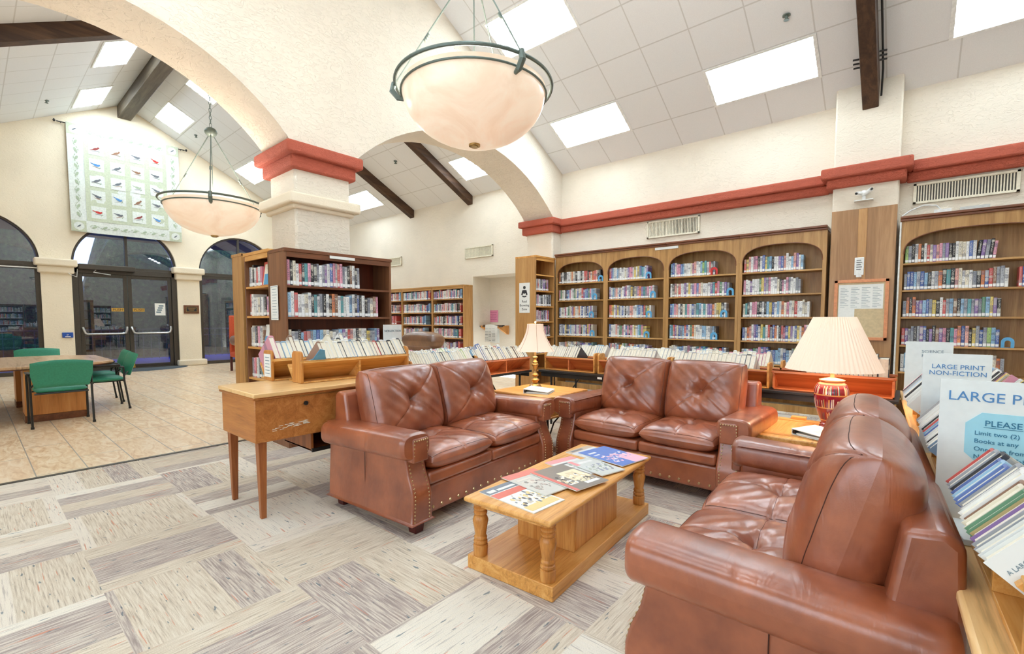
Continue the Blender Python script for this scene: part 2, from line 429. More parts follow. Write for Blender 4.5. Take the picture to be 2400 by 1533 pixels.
# back wall with the alcove
mb = MB(); AX0, AX1, AZ = -8.12, -6.72, 2.38
def wq(x0, x1, z0, z1): mb.box(x0, x1, YW, YW + .22, z0, z1)
wq(-16.35, AX0, 0, 4.40); wq(AX1, 3.4, 0, 4.40); wq(AX0, AX1, AZ, 4.40)
struct('wall_back', mb, M['wall'], smooth=None)
mb = MB()
mb.box(AX0 - .2, AX0, YW + .22, 8.75, 0, AZ + .2); mb.box(AX1, AX1 + .2, YW + .22, 8.75, 0, AZ + .2)
mb.box(AX0 - .2, AX1 + .2, 8.66, 8.86, 0, AZ + .2); mb.box(AX0 - .2, AX1 + .2, YW + .22, 8.75, AZ, AZ + .2)
struct('wall_alcove', mb, M['wall'], smooth=None)
# pilaster and red band on the back wall
mb = MB(); mb.box(-.87, -.165, 7.80, YW + .01, 0, 4.46); struct('wall_pilaster', mb, M['wall'], .02)
trim([(XA + .02, -.98, 7.90, YW, 3.23, 3.37), (XA + .02, -.93, 7.96, YW, 3.11, 3.24)], M['red_trim'])
trim([(-1.0, -.035, 7.66, YW, 3.24, 3.385), (-.94, -.095, 7.72, YW, 3.12, 3.25)], M['red_trim'])
trim([(-.05, 3.4, 7.90, YW, 3.23, 3.37), (-.10, 3.4, 7.96, YW, 3.11, 3.24)], M['red_trim'])

# side walls out of frame: unseen windows added to let daylight in
mb = MB(); mb.box(-16.35, -4.6, -2.6, -2.4, 0, 4.4); mb.box(-4.6, 3.4, -2.6, -2.4, 0, .9); mb.box(-4.6, 3.4, -2.6, -2.4, 2.9, 4.4)
for x in (-2.3, .3, 2.9): mb.box(x, x + .5, -2.6, -2.4, .9, 2.9)
struct('wall_front', mb, M['wall_far'], smooth=None)
mb = MB(); mb.box(3.3, 3.5, -2.6, 8.2, 0, 7.1); struct('wall_right', mb, M['wall'], smooth=None)
for i, (a, b) in enumerate(((-4.6, -2.3), (-1.8, .3), (.8, 2.9))):
    w = bpy.data.objects.new('window_%d' % (4 + i), None); C.objects.link(w); w['kind'] = 'structure'
    mb = MB()
    for c in ((a, b, .9, .96), (a, b, 2.84, 2.9), (a, a + .06, .96, 2.84), (b - .06, b, .96, 2.84), ((a + b) / 2 - .03, (a + b) / 2 + .03, .96, 2.84)): mb.box(c[0], c[1], -2.53, -2.46, c[2], c[3])
    mb.build('window_frame', M['bronze'], w)

# the wall with the doors
mb = MB()
ar = [(-1.0, 1.2, circ(.1, 1.1, 2.75)), (1.75, 3.95, circ(2.85, 1.1, 2.75)), (4.5, 6.7, circ(5.6, 1.1, 2.75))]
solid = lambda y: 2.72
strip_wall(mb, XD, XD - .4, [(-2.4, -1.0, solid), ar[0], (1.2, 1.75, solid), ar[1], (3.95, 4.5, solid), ar[2], (6.7, YW, solid)], lambda y: cz(y) + .05)
for y0, y1 in ((-2.4, -1.0), (1.2, 1.75), (3.95, 4.5), (6.7, YW)): mb.box(XD - .4, XD, y0, y1, 0, 2.76)
struct('wall_doors', mb, M['wall_far'], smooth=40)
for y0, y1 in ((1.2, 1.75), (3.95, 4.5), (6.7, 7.2)):
    trim([(XD - .3, XD + .16, y0 - .11, y1 + .11, 2.64, 2.82), (XD - .3, XD + .09, y0 - .05, y1 + .05, 2.47, 2.65)], M['cream_trim'], .035)
    trim([(XD - .2, XD + .13, y0 - .06, y1 + .1, 0, .17)], M['cream_trim'], .035)

# beams
def beam(name, label, x0, x1, y0, y1, drop, m, cat='beam'):
    mb = MB(); mb.prism([(y0, cz(y0) + .02), (y1, cz(y1) + .02), (y1, cz(y1) - drop), (y0, cz(y0) - drop)], 'x', x0, x1)
    o = mb.build(name, m, None, .008); o['kind'] = 'structure'; return o
beam('trim_beam', '', -8.29, -8.12, 3.07, YW, .2, M['beam']); beam('trim_beam', '', -10.56, -10.38, 3.07, YW, .2, M['beam'])
beam('trim_beam', '', -10.62, -10.40, -2.4, 2.79, .26, M['beam'])
beam('trim_beam', '', -.58, -.41, 3.07, 7.86, .34, M['beam']); beam('trim_beam', '', -.58, -.41, -2.4, 2.79, .3, M['beam'])
for a, b in ((XD, XB), (XA, 3.3)):
    mb = MB(); mb.box(a, b, 2.79, 3.07, 6.6, 6.95); o = struct('trim_ridge_beam', mb, M['beam_x'], .012)
# conduit beside the near beam
mb = MB()
mb.tube([(-.37, y, cz(y) - .05) for y in (3.2, 5, 7.0)] + [(-.37, 7.55, cz(7.55) - .1), (-.385, 7.72, 4.2)], .011)
for k in range(3):
    mb.tube([(-.40, 7.3 + .05 * k, cz(7.3) - .12 - .03 * k), (-.33, 7.32 + .05 * k, cz(7.3) - .12 - .03 * k)], .012)
    mb.tube([(-.66, 7.3 + .05 * k, cz(7.3) - .14 - .03 * k), (-.58, 7.32 + .05 * k, cz(7.3) - .14 - .03 * k)], .012)
tag(mb.build('cable_conduit', M['black']), 'black cable run clipped along the dark beam above the noticeboard pilaster', 'cable')

# ceiling lights
def troffer(x0, x1, yc, label):
    s = -1 if yc > RY else 1
    t = thing('ceiling_light', label, 'light', ((x0 + x1) / 2, yc, cz(yc)), group='recessed ceiling lights')
    t.rotation_euler = (math.atan(SL) * s, 0, 0)
    w, d = (x1 - x0) / 2, .3
    m1 = MB()
    for a in ((-w-.04, w+.04, -d-.03, -d), (-w-.04, w+.04, d, d+.03), (-w-.04, -w, -d, d), (w, w+.04, -d, d)): m1.box(*a, -.012, .02)
    m1.build('frame', M['white'], t)
    m2 = MB(); m2.box(-w, w, -d, d, -.006, .015); m2.build('diffuser', M['diffuser'], t, smooth=None)
for a in [(-5.05, -3.76, 7.25, 'striped ceiling light nearest the end of the arcade wall'),
          (-2.34, -1.05, 7.25, 'striped ceiling light left of the dark beam, above the arched bookcases'),
          (-5.02, -3.73, 5.52, 'striped ceiling light partly behind the cables of the large bowl lamp'),
          (.26, 1.55, 7.25, 'striped ceiling light right of the dark beam at the top right'),
          (-7.88, -6.6, 7.34, 'ceiling light seen through the right arch beside a dark beam'),
          (-12.5, -11.2, 7.38, 'ceiling light seen just right of the plastered pillar'),
          (-15.3, -14.0, 5.6, 'ceiling light seen left of the pillar beside its red cap'),
          (-15.35, -14.1, 3.74, 'ceiling light right of the ridge beam above the bird quilt'),
          (-12.7, -11.4, 3.74, 'ceiling light right of the ridge beam, mostly hidden by the arch'),
          (-15.5, -14.15, 2.14, 'lower of the two ceiling lights left of the ridge beam'),
          (-12.7, -11.4, 2.14, 'upper of the two ceiling lights left of the ridge beam')]: troffer(*a)
for x, yc, l in ((-2.4, 1.6, 'added fill light over the coffee table, above the frame'), (.9, 1.6, 'added fill light above the camera side of the book table'), (-4.9, .4, 'added fill light over the carpet, left of the camera'), (-1.7, -.6, 'added fill light just behind the camera'),  # unseen panels added to brighten the room
              (-2.4, 4.3, 'added fill light over the loveseats, above the frame'), (-9.4, .7, 'added fill light over the green chairs, outside the frame'), (-9.6, 5.4, 'added fill light of the hall hidden by the arcade wall')): troffer(x, x + 1.29, yc, l)

# sprinklers
def sprinkler(x, y, label):
    mb = MB(); z = cz(y); mb.lathe([(.045, .0), (.045, -.012), (.02, -.016), (.014, -.05), (.03, -.055), (.03, -.062), (.001, -.062)], x, y, z, 14)
    tag(mb.build('sprinkler_head', M['grey_metal']), label, 'sprinkler', 'ceiling sprinkler heads')
sprinkler(-1.28, 6.64, 'round sprinkler on the ceiling left of the near dark beam')
sprinkler(-9.26, 6.66, 'small sprinkler on the ceiling seen through the right arch')
sprinkler(-14.8, 4.23, 'small sprinkler on the ceiling right of the bird quilt')
sprinkler(-14.6, 1.35, 'small sprinkler on the ceiling left of the bird quilt')
sprinkler(-11.0, 1.68, 'small sprinkler beside the far left rafter')

# wall vents
def vent(x0, x1, z0, z1, label, half=None):
    t = thing('wall_vent', label, 'vent', ((x0 + x1) / 2, YW, (z0 + z1) / 2), group='air vents on the back wall')
    w, h = (x1 - x0) / 2, (z1 - z0) / 2
    f = MB()
    for a in ((-w, w, -h, -h + .03), (-w, w, h - .03, h), (-w, -w + .035, -h, h), (w - .035, w, -h, h)): f.box(a[0], a[1], -.03, .005, a[2], a[3])
    f.build('frame', M['vent'], t, .004)
    b = MB(); b.box(-w, w, -.006, .003, -h, h); b.build('backing', M['bronze'], t, smooth=None)
    n = int((x1 - x0) / .028); s = MB()
    for k in range(n):
        x = -w + .04 + (2 * w - .08) * (k + .5) / n; wd = .012 if (half is None or x > half) else .0135
        s.box(x - wd / 2 - (0 if half is None or x > half else .003), x + wd / 2, -.02, -.004, -h + .02, h - .02)
    s.build('slats', M['vent'], t, smooth=None)
    return t
vent(-3.66, -2.73, 2.79, 3.09, 'cream wall vent above the four arched bookcases, under the red band', 0)
vent(-.03, .92, 2.83, 3.09, 'cream wall vent above the right-hand arched bookcase')
vent(-8.38, -7.45, 2.82, 3.09, 'cream wall vent above the alcove with the newspaper rack', 0)
vent(-11.6, -10.96, 2.86, 3.11, 'small cream vent peeping past the dark bookcase')

# camera on pilaster
t = thing('security_camera', 'white twin-lens security camera on the pilaster above the wood panel', 'camera', (-.52, 7.74, 2.90))
mb = MB(); mb.box(-.10, .10, -.06, .05, 0, .012); mb.lathe([(.02, .01), (.02, .06), (.001, .07)], n=10); mb.build('bracket', M['white'], t)
mb = MB(); mb.ball((0, -.01, .1), .04, 12, 8); mb.tube([(-.03, -.03, .1), (-.07, -.1, .09)], .024, 10); mb.tube([(.03, -.03, .1), (.08, -.1, .12)], .024, 10); mb.build('housing', M['white'], t)
mb = MB(); mb.ball((-.075, -.11, .088), .016, 8, 5); mb.ball((.085, -.11, .122), .016, 8, 5); mb.build('lens', M['black'], t)

# ---------------------------------------------------------------- glazing and doors
def frame_rect(mb, y0, y1, z0, z1, w, xa, xb):
    mb.box(xa, xb, y0, y0 + w, z0, z1); mb.box(xa, xb, y1 - w, y1, z0, z1); mb.box(xa, xb, y0 + w, y1 - w, z0, z0 + w); mb.box(xa, xb, y0 + w, y1 - w, z1 - w, z1)
XF = XD - .12
def lunette(idx, c, mull=True):
    w = struct('window_%d' % idx, MB().add([], []), M['bronze']) if False else thing('window_%d' % idx, 'x', 'x')
    del w['label']; del w['category']; w['kind'] = 'structure'
    mb = MB()
    pts = [(XF + .02, c + 1.075 * math.cos(a), 2.75 + 1.075 * math.sin(a)) for a in [math.pi * k / 40 for k in range(41)]]
    mb.tube(pts, .035, 6)
    mb.box(XF - .03, XF + .06, c - 1.1, c + 1.1, 2.62, 2.72)
    if mull: mb.box(XF - .03, XF + .05, c - .03, c + .03, 2.7, 3.83)
    mb.build('window_frame', M['bronze'], w, .004)
    g = MB(); g.add([(XF, c + 1.09 * math.cos(math.pi * k / 40), 2.7 + 1.13 * math.sin(math.pi * k / 40)) for k in range(41)], [tuple(range(41))]); g.build('pane', M['glass'], w, smooth=None)
    return w
for i, c in enumerate((.1, 2.85, 5.6)):
    w = lunette(i + 1, c, i != 0)
    if i != 1:
        mb = MB(); frame_rect(mb, c - 1.1, c + 1.1, .0, 2.64, .09, XF - .03, XF + .05); mb.build('window_frame', M['bronze'], w, .004)
        g = MB(); g.quad((XF, c - 1.05, .05), (XF, c + 1.05, .05), (XF, c + 1.05, 2.6), (XF, c - 1.05, 2.6)); g.build('pane', M['glass'], w, smooth=None)
mb = MB(); mb.box(XF - .04, XF + .07, 1.75, 1.87, 0, 2.66); mb.box(XF - .04, XF + .07, 3.83, 3.95, 0, 2.66); mb.box(XF - .04, XF + .07, 1.8, 3.9, 2.52, 2.66)
mb.box(XF - .05, XF + .1, 1.8, 3.9, 0, .03)
struct('trim_door_frame', mb, M['bronze'], .006)
def text_mesh(body, size, m, parent=None, loc=(0,0,0), rot=(0,0,0), name='lettering', sx=1.0, align='CENTER', ext=.0008):
    cu = bpy.data.curves.new(name, 'FONT'); cu.body = body; cu.size = size; cu.extrude = ext; cu.align_x = align; cu.align_y = 'CENTER'; cu.resolution_u = 3
    tmp = bpy.data.objects.new('tmp', cu); C.objects.link(tmp)
    dg = bpy.context.evaluated_depsgraph_get(); me = bpy.data.meshes.new_from_object(tmp.evaluated_get(dg))
    bpy.data.objects.remove(tmp); bpy.data.curves.remove(cu)
    me.materials.clear(); me.materials.append(m); me.name = name
    o = bpy.data.objects.new(name, me); C.objects.link(o); o.location = loc; o.rotation_euler = rot; o.scale = (sx, 1, 1)
    if parent: o.parent = parent
    return o
RX = (R(90), 0, R(90))       # text facing +X
RF = (R(90), 0, 0)           # text facing -Y
for k, (y0, y1, hinge) in enumerate(((1.87, 2.85, 0), (2.85, 3.83, 1))):
    d = thing('door_%d' % (k + 1), 'x', 'x', (XF, 0, 0)); del d['label']; del d['category']; d['kind'] = 'structure'
    mb = MB(); frame_rect(mb, y0 + .005, y1 - .005, .03, 2.52, .085, -.025, .03); mb.build('door_frame', M['bronze'], d, .005)
    g = MB(); g.quad((0, y0 + .06, .08), (0, y1 - .06, .08), (0, y1 - .06, 2.48), (0, y0 + .06, 2.48)); g.build('pane', M['glass'], d, smooth=None)
    b = MB(); z = .96
    b.tube([(.03, y0 + .05, z + .17), (.09, y0 + .06, z + .1), (.1, y0 + .09, z + .02), (.1, y0 + .14, z), (.1, y1 - .14, z), (.1, y1 - .09, z + .02), (.09, y1 - .06, z + .1), (.03, y1 - .05, z + .17)], .026, 8)
    b.build('push_bar', M['steel'], d)
    s = MB(); yy = y1 - .22 if k == 0 else y0 + .22
    s.box(.005, .012, yy - .13, yy + .13, 1.55, 1.64); pl = s.build('push_sign', M['gold'], d)
    text_mesh('PUSH', .085, M['dark_ink'], pl, (.0135, yy, 1.595), RX, sx=1.05)
    f = MB(); yy = y1 - .05 if k == 0 else y0 + .05; f.prism([(yy - .04, .03), (yy + .04, .03), (yy + .02, .2), (yy - .02, .2)], 'x', .03, .06); f.build('flush_bolt', M['gold'], d)
# door operator
t = thing('door_operator', 'dark automatic door opener box above the left glass door', 'door opener', (XF, 0, 0))
mb = MB(); mb.box(.07, .25, 1.87, 3.0, 2.6, 2.74); mb.build('housing', M['bronze'], t, .02)
mb = MB(); mb.tube([(.2, 2.2, 2.6), (.22, 2.15, 2.54), (.12, 2.5, 2.5)], .012); mb.build('arm', M['steel'], t)
tag(MB().lathe([(.001, .012), (1.05, .012), (1.1, 0.0)], XD + .05, 3.0, 0, 40, sx=.75).build('door_mat', M['mat']), 'dark grey rounded floor mat in front of the glass doors', 'mat')
p = thing('posted_notice', 'white notice sheet taped inside the right glass door', 'notice', (XF + .012, 3.55, 1.62))
MB().box(0, .004, -.12, .12, -.17, .17).build('sheet', M['paper'], p)
mb = MB()
for k in range(4): mb.box(.004, .005, -.09 + .02 * k, .02 + .02 * k, -.1 + .06 * k, -.06 + .06 * k)
mb.build('print', M['grey_ink'], p)
# ADA button, plaque, conduit
t = thing('door_button', 'blue square push plate for the doors on the pillar left of them', 'button', (XD, 1.62, .95))
MB().box(0, .03, -.1, .1, -.065, .065).build('plate', M['ada'], t, .006)
mb = MB(); mb.tube([(.033, .02 * math.cos(a), .0 + .02 * math.sin(a)) for a in [k * 1.0 for k in range(6)]], .004, 5); mb.box(.031, .034, -.05, .05, -.045, -.03); mb.build('symbol', M['white'], t)
t = thing('wall_plaque', 'black and gold plaque in a brown frame on the pillar right of the doors', 'plaque', (XD, 4.27, 1.63))
mb = MB(); mb.box(0, .03, -.19, .19, -.12, .12); mb.build('frame', M['walnut'], t, .006)
MB().box(.028, .034, -.15, .15, -.085, .085).build('plate', M['dark_ink'], t)
mb = MB(); frame_rect(mb, -.14, .14, -.075, .075, .008, .033, .037)
for k in range(3): mb.box(.033, .036, -.1 + .02 * k, .1 - .02 * k, .03 - .03 * k, .038 - .03 * k)
mb.build('gold_lettering', M['gold'], t)
mb = MB(); mb.box(XD, XD + .03, -.9, 1.6, 2.56, 2.585); mb.box(XD, XD + .05, 1.4, 1.62, 2.54, 2.61); mb.tube([(XD + .04, 1.62, 2.57), (XD + .1, 1.72, 2.45), (XD + .05, 1.84, 2.4), (XD + .02, 1.86, 2.6)], .008)
tag(mb.build('cable_trunking', M['white']), 'white cable cover running along the pillar capital by the doors', 'cable')

# ---------------------------------------------------------------- outside
mb = MB(); mb.box(-34, -16.36, -14, 20, -.12, -.02); struct('ground', mb, plain('blue_lit_patio', rgb(44, 78, 200), .3, 0, .15, 2))  # blue outdoor light is put into the ground colour
mb = MB(); mb.box(-19.6, -16.36, -6, 12, 3.9, 4.05); struct('ceiling_added_porch', mb, plain('added_porch_boards', rgb(120, 92, 70), .8))  # roof added over the patio to keep the outside dark
hm = NT('hedge_leaves'); n = hm.noise(hm.co(), 9, 5, .7); hm.set(Base_Color=hm.ramp(n, [(.36, rgb(16, 30, 16)), (.6, rgb(62, 92, 44)), (.75, rgb(120, 146, 90))]), Roughness=.7); hm.bump(n, 1, .1)
def hedge(name, x, y0, y1, z1, label, cat):  # made tall enough to block the bright sky behind the glass
    r = random.Random(int(y0 * 10)); mb = MB()
    def f(u, v):
        a = math.pi * v; y = y0 + (y1 - y0) * u; k = 1 + .12 * math.sin(7 * u + 3 * a) + r.uniform(-.06, .06)
        e = min(1, 6 * u, 6 * (1 - u)) ** .5
        return (x + .9 * math.cos(a) * k * e, y, max(0, z1 * math.sin(a) ** .5 * k * e))
    mb.grid(f, 34, 16); tag(mb.build(name, hm.m, smooth=None), label, cat)
hedge('hedge', -21.5, -6, 2.6, 6.0, 'dark green hedge outside beyond the left window, raised to hide the sky', 'hedge')
hedge('hedge', -21.8, 2.4, 12, 6.5, 'tall dark shrubs outside beyond the glass doors, raised to hide the sky', 'hedge')
t = thing('railing', 'dark metal railing with upright bars outside the windows', 'railing', (-18.4, 0, 0))
mb = MB(); mb.box(-.025, .025, -4, 9, 1.0, 1.05); mb.box(-.02, .02, -4, 9, .12, .16); mb.box(-.02, .02, -4, 9, .8, .83); mb.build('rail', M['grey_metal'], t)
mb = MB()
for k in range(66): mb.box(-.01, .01, -4 + .2 * k - .01, -4 + .2 * k + .01, .1, 1.02)
mb.build('bars', M['grey_metal'], t)

# ---------------------------------------------------------------- bird quilt
def quilt():
    t = thing('hanging_quilt', 'pale green and white quilt of bird squares hung high on the door wall', 'quilt', (XD + .07, 2.93, 3.53))
    cl = [plain('quilt_white', rgb(222, 227, 220), .9), plain('quilt_sage', rgb(196, 203, 178), .9), plain('quilt_leaf', rgb(172, 186, 160), .9),
          plain('quilt_red', rgb(196, 62, 56), .9), plain('quilt_blue', rgb(90, 146, 204), .9), plain('quilt_grey', rgb(112, 116, 122), .9), plain('quilt_brown', rgb(150, 112, 88), .9), plain('quilt_barn', rgb(150, 76, 72), .9)]
    W, Hh = 1.15, 2.64
    m = MB()
    def wave(y, z): return .03 + .018 * math.sin(y * 5 + 1) * (1 - z / Hh) + .006 * math.sin(z * 7)
    m.grid(lambda u, v: (wave(-W + 2 * W * u, Hh * v), -W + 2 * W * u, Hh * v), 24, 24, 0)
    m.grid(lambda u, v: (wave(-W + 2 * W * u, Hh * v) - .015, -W + 2 * W * u, Hh * v), 4, 4, 0)
    def rect(y0, y1, z0, z1, mi, k):
        m.grid(lambda u, v: (wave(y0 + (y1 - y0) * u, z0 + (z1 - z0) * v) + k, y0 + (y1 - y0) * u, z0 + (z1 - z0) * v), 6, 6, mi)
    rect(-W + .30, W - .30, .30, Hh - .30, 1, .004)
    for a in (-1, 1):
        for z in (.14, Hh - .14):
            rect(a * (W - .145) - .14, a * (W - .145) + .14, z - .135, z + .135, 1, .004)
            def disc(yc, zc, ry, rz, mi, k, rot=0):
                n = 16; vs = []
                for i in range(n):
                    q = 2 * math.pi * i / n; dy, dz = ry * math.cos(q), rz * math.sin(q)
                    dy, dz = dy * math.cos(rot) - dz * math.sin(rot), dy * math.sin(rot) + dz * math.cos(rot)
                    vs.append((wave(yc + dy, zc + dz) + k, yc + dy, zc + dz))
                m.add(vs, [tuple(range(n))], mi)
            disc(a * (W - .145), z, .1, .1, 0, .007); disc(a * (W - .145), z, .05, .014, 5, .01, .7)
    def vine(p0, p1, n):
        for i in range(n * 6):
            f = (i + .5) / (n * 6); s = math.sin(f * n * math.pi * 2) * .045
            y = p0[0] + (p1[0] - p0[0]) * f; z = p0[1] + (p1[1] - p0[1]) * f
            if p0[0] == p1[0]: y += s
            else: z += s
            disc(y, z, .030, .008, 2, .006, math.pi / 2 - .5 * math.cos(f * n * math.pi * 2) if p0[0] == p1[0] else .6 * math.cos(f * n * math.pi * 2))
            if i % 3 == 1:
                if p0[0] == p1[0]: disc(y + .05 * (1 if s < 0 else -1), z, .055, .026, 2, .007, 1.1 if s < 0 else 2.0)
                else: disc(y, z + .05 * (1 if s < 0 else -1), .055, .026, 2, .007, .5)
    for a in (-1, 1):
        vine((a * (W - .15), .34), (a * (W - .15), Hh - .34), 5)
    vine((-W + .34, .15), (W - .34, .15), 4); vine((-W + .34, Hh - .15), (W - .34, Hh - .15), 4)
    cols = [[7, 6, 5, 3], [4, 5, 6, 5], [5, 5, 2, 5], [5, 4, 6, 5], [3, 5, 7, 4]]
    r = random.Random(3)
    for i in range(5):
        for j in range(4):
            yc = -.615 + .41 * j; zc = Hh - .53 - .395 * i
            rect(yc - .145, yc + .145, zc - .15, zc + .15, 0, .008)
            rot = r.choice((-.5, .4, .6, -.3)); mi = cols[i][j]
            disc(yc - .01, zc, .062, .028, mi, .012, rot); disc(yc + .05 * math.cos(rot), zc + .05 * math.sin(rot) + .02, .022, .02, mi, .013)
            disc(yc - .08 * math.cos(rot), zc - .08 * math.sin(rot), .05, .01, mi, .012, rot)
            disc(yc, zc - .05, .09, .006, 6 if (i + j) % 2 else 5, .0115, r.uniform(-.4, .4)); disc(yc + .06, zc - .06, .03, .009, 2, .012, 1)
    m.build('quilt_cloth', cl, t, smooth=30)
    rod = MB(); rod.tube([(.0, -W - .16, Hh - .03), (.0, W + .16, Hh - .03)], .014); 
    for a in (-1, 1):
        rod.lathe([(.001, -.03), (.03, 0), (.02, .03), (.001, .05)], .0, a * (W + .2), Hh - .03, 10); rod.tube([(-.07, a * (W + .08), Hh - .03), (.0, a * (W + .08), Hh - .03)], .01)
    rod.build('curtain_rod', M['black'], t)
quilt()

# ---------------------------------------------------------------- bowl pendants
def pendant(x, y, z, label, chain_top, a0):
    t = thing('bowl_pendant', label, 'lamp', (x, y, z), group='large bowl pendant lamps')
    m = MB(); pr_ = [(.55 * math.sin(q), -.38 * math.cos(q)) for q in [math.pi / 2 * k / 16 for k in range(17)]]
    pr_[0] = (.001, -.38)
    m.lathe(pr_ + [(.555, .02), (.54, .02)] + [(r * .97, h + .012) for r, h in reversed(pr_)], n=64); m.build('glass_bowl', M['bowl'], t, smooth=60)
    g = MB(); g.tube([(.6 * math.cos(q), .6 * math.sin(q), .045) for q in [2 * math.pi * k / 64 for k in range(64)]], .013, 8, closed=True)
    g.tube([(.558 * math.cos(q), .558 * math.sin(q), -.02) for q in [2 * math.pi * k / 64 for k in range(64)]], .008, 8, closed=True)
    g.build('ring', M['grey_metal'], t)
    f = MB(); f.lathe([(.045, -.375), (.045, -.392), (.03, -.395), (.03, -.40), (.001, -.40)], n=20); f.build('finial', M['brass'], t)
    for k in range(3):
        q = a0 + k * 2 * math.pi / 3; cs, sn = math.cos(q), math.sin(q); c = MB()
        c.tube([(.61 * cs, .61 * sn, .06), (.625 * cs, .625 * sn, .0), (.58 * cs, .58 * sn, -.05), (.54 * cs, .54 * sn, -.06)], [.02, .024, .022, .014], 8); c.build('clamp', M['grey_metal'], t)
    for k in range(3):
        q = a0 + k * 2 * math.pi / 3; cs, sn = math.cos(q), math.sin(q)
        rd = MB(); rd.tube([(.6 * cs, .6 * sn, .06), (.03 * cs, .03 * sn, .93)], .006, 6); mx = (.6 * .6 * cs, .6 * .6 * sn, .06 + .4 * .87)
        for e in (-.02, 0, .02): rd.ball((mx[0] - e * cs * .56, mx[1] - e * sn * .56, mx[2] + e * .83), .014, 8, 5)
        rd.build('suspension_rod', M['grey_metal'], t)
    h = MB(); h.ball((0, 0, .97), .075, 14, 8, sz=.8); h.tube([(0, 0, 0.0), (0, 0, .95)], .005, 6); h.build('hub', M['grey_metal'], t)
    ld = bpy.data.lights.new('bulb', 'POINT'); ld.energy = 26; ld.color = (1, .95, .9); ld.shadow_soft_size = .15
    lo = bpy.data.objects.new('bulb', ld); C.objects.link(lo); lo.parent = t; lo.location = (0, 0, .12)
    ch = MB(); zz = 1.03; i = 0
    while zz < chain_top - z:
        w = .014
        pts = [((w * math.cos(q) if i % 2 else 0), (0 if i % 2 else w * math.cos(q)), zz + .028 + .03 * math.sin(q)) for q in [2 * math.pi * k / 8 for k in range(8)]]
        ch.tube(pts, .004, 4, closed=True); zz += .048; i += 1
    ch.build('chain', M['grey_metal'], t, smooth=None)
ca = R(40.5)
pendant(-2.64, 2.64, 3.09, 'large round alabaster bowl lamp hanging over the loveseats', 6.6, math.atan2(.65 * .58 - .76 * .81, .76 * .58 + .65 * .81))
pendant(-7.1, 2.2, 2.84, 'smaller-looking bowl lamp on a chain in front of the bird quilt', cz(2.2), R(100))

# ================================================================ FURNITURE
def pillow(mb, cx, cy, cz_, w, d, h, crown=.04, n=44, nz=10, rr=.05, tuft=0, seam='x', rot=None, seed=0, mi=0, sm=None):
    """soft cushion: rounded box w x d x h, bulging along +/- local z, with an optional pulled tuft and sewn creases on the +z face"""
    r = random.Random(seed); ph = [r.uniform(0, 6) for _ in range(6)]
    rot = rot or Matrix.Identity(3)
    vs = []; fs = []
    def prof(u): return 1 - abs(2 * u - 1) ** 3.2
    def edge(u, v, sgn):
        # u,v in -1..1
        x = u * w / 2; y = v * d / 2
        k = max(0, 1 - abs(u) ** 7) ** .5 * max(0, 1 - abs(v) ** 7) ** .5
        b = (1 - u * u) * (1 - v * v)
        z = h / 2 * k + crown * b ** .6
        if sgn > 0:
            z += .004 * math.sin(9 * u + ph[0]) * math.sin(7 * v + ph[1]) * b + .003 * math.sin(17 * (u + v) + ph[2]) * b
            if tuft:
                dd = math.hypot(x, y + .01 * math.sin(ph[3])); z -= tuft * math.exp(-(dd / .055) ** 2) + tuft * .5 * math.exp(-dd / .10)
                for q in range(5):
                    an = ph[q] ; z -= .006 * math.exp(-(abs(x * math.sin(an) - y * math.cos(an)) / .012) ** 2) * math.exp(-dd / .09)
            if seam == 'x' : s = min(abs(x / w - y / d), abs(x / w + y / d)) * min(w, d)
            elif seam == '+': s = min(abs(x), abs(y))
            else: s = 1
            z -= .007 * math.exp(-(s / .006) ** 2) * (k > .3)
        # round the plan corners
        cr = 1 - .045 * (abs(u * v)) ** 3
        return x * cr, y * cr, sgn * z
    N = n
    for sgn in (1, -1):
        o = len(vs)
        for i in range(N + 1):
            for j in range(N + 1):
                u = -1 + 2 * i / N; v = -1 + 2 * j / N
                u = math.sin(u * math.pi / 2) * .5 + u * .5; v = math.sin(v * math.pi / 2) * .5 + v * .5
                p = Vector(edge(u, v, sgn)); vs.append(tuple(rot @ p + Vector((cx, cy, cz_))))
        for i in range(N):
            for j in range(N):
                q = (o + i*(N+1)+j, o + (i+1)*(N+1)+j, o + (i+1)*(N+1)+j+1, o + i*(N+1)+j+1)
                fs.append(q if sgn > 0 else q[::-1])
    mb.add(vs, fs, mi)
    if sm is not None:
        T = lambda u, v, k=1.0: tuple(rot @ Vector(edge(u, v, 1)) + Vector((cx, cy, cz_)) )
        e = .93; q = [-e + 2 * e * i / 24 for i in range(25)]
        per = [T(a, -e) for a in q] + [T(e, a) for a in q[1:]] + [T(-a, e) for a in q[1:]] + [T(-e, -a) for a in q[1:-1]]
        sm.tube(per, .0018, 4, closed=True)
        if seam == 'x':
            for sg in (1, -1): sm.tube([T(a, sg * a) for a in q if abs(a) > .05] if False else [T(a, sg * a) for a in q], .0014, 4)
        else:
            sm.tube([T(a, 0) for a in q], .0014, 4); sm.tube([T(0, a) for a in q], .0014, 4)

def studs(mb, pts, r=.0065):
    for p, nrm in pts:
        p = Vector(p); nrm = Vector(nrm).normalized(); a = nrm.orthogonal().normalized(); b = nrm.cross(a)
        ring = lambda k, h: [tuple(p + (a * math.cos(t) + b * math.sin(t)) * r * k + nrm * r * h) for t in [2 * math.pi * i / 6 for i in range(6)]]
        vs = ring(1, 0) + ring(.7, .55) + [tuple(p + nrm * r * .8)]
        mb.add(vs, [(i, (i+1) % 6, 6+(i+1) % 6, 6+i) for i in range(6)] + [(6+i, 6+(i+1) % 6, 12) for i in range(6)])

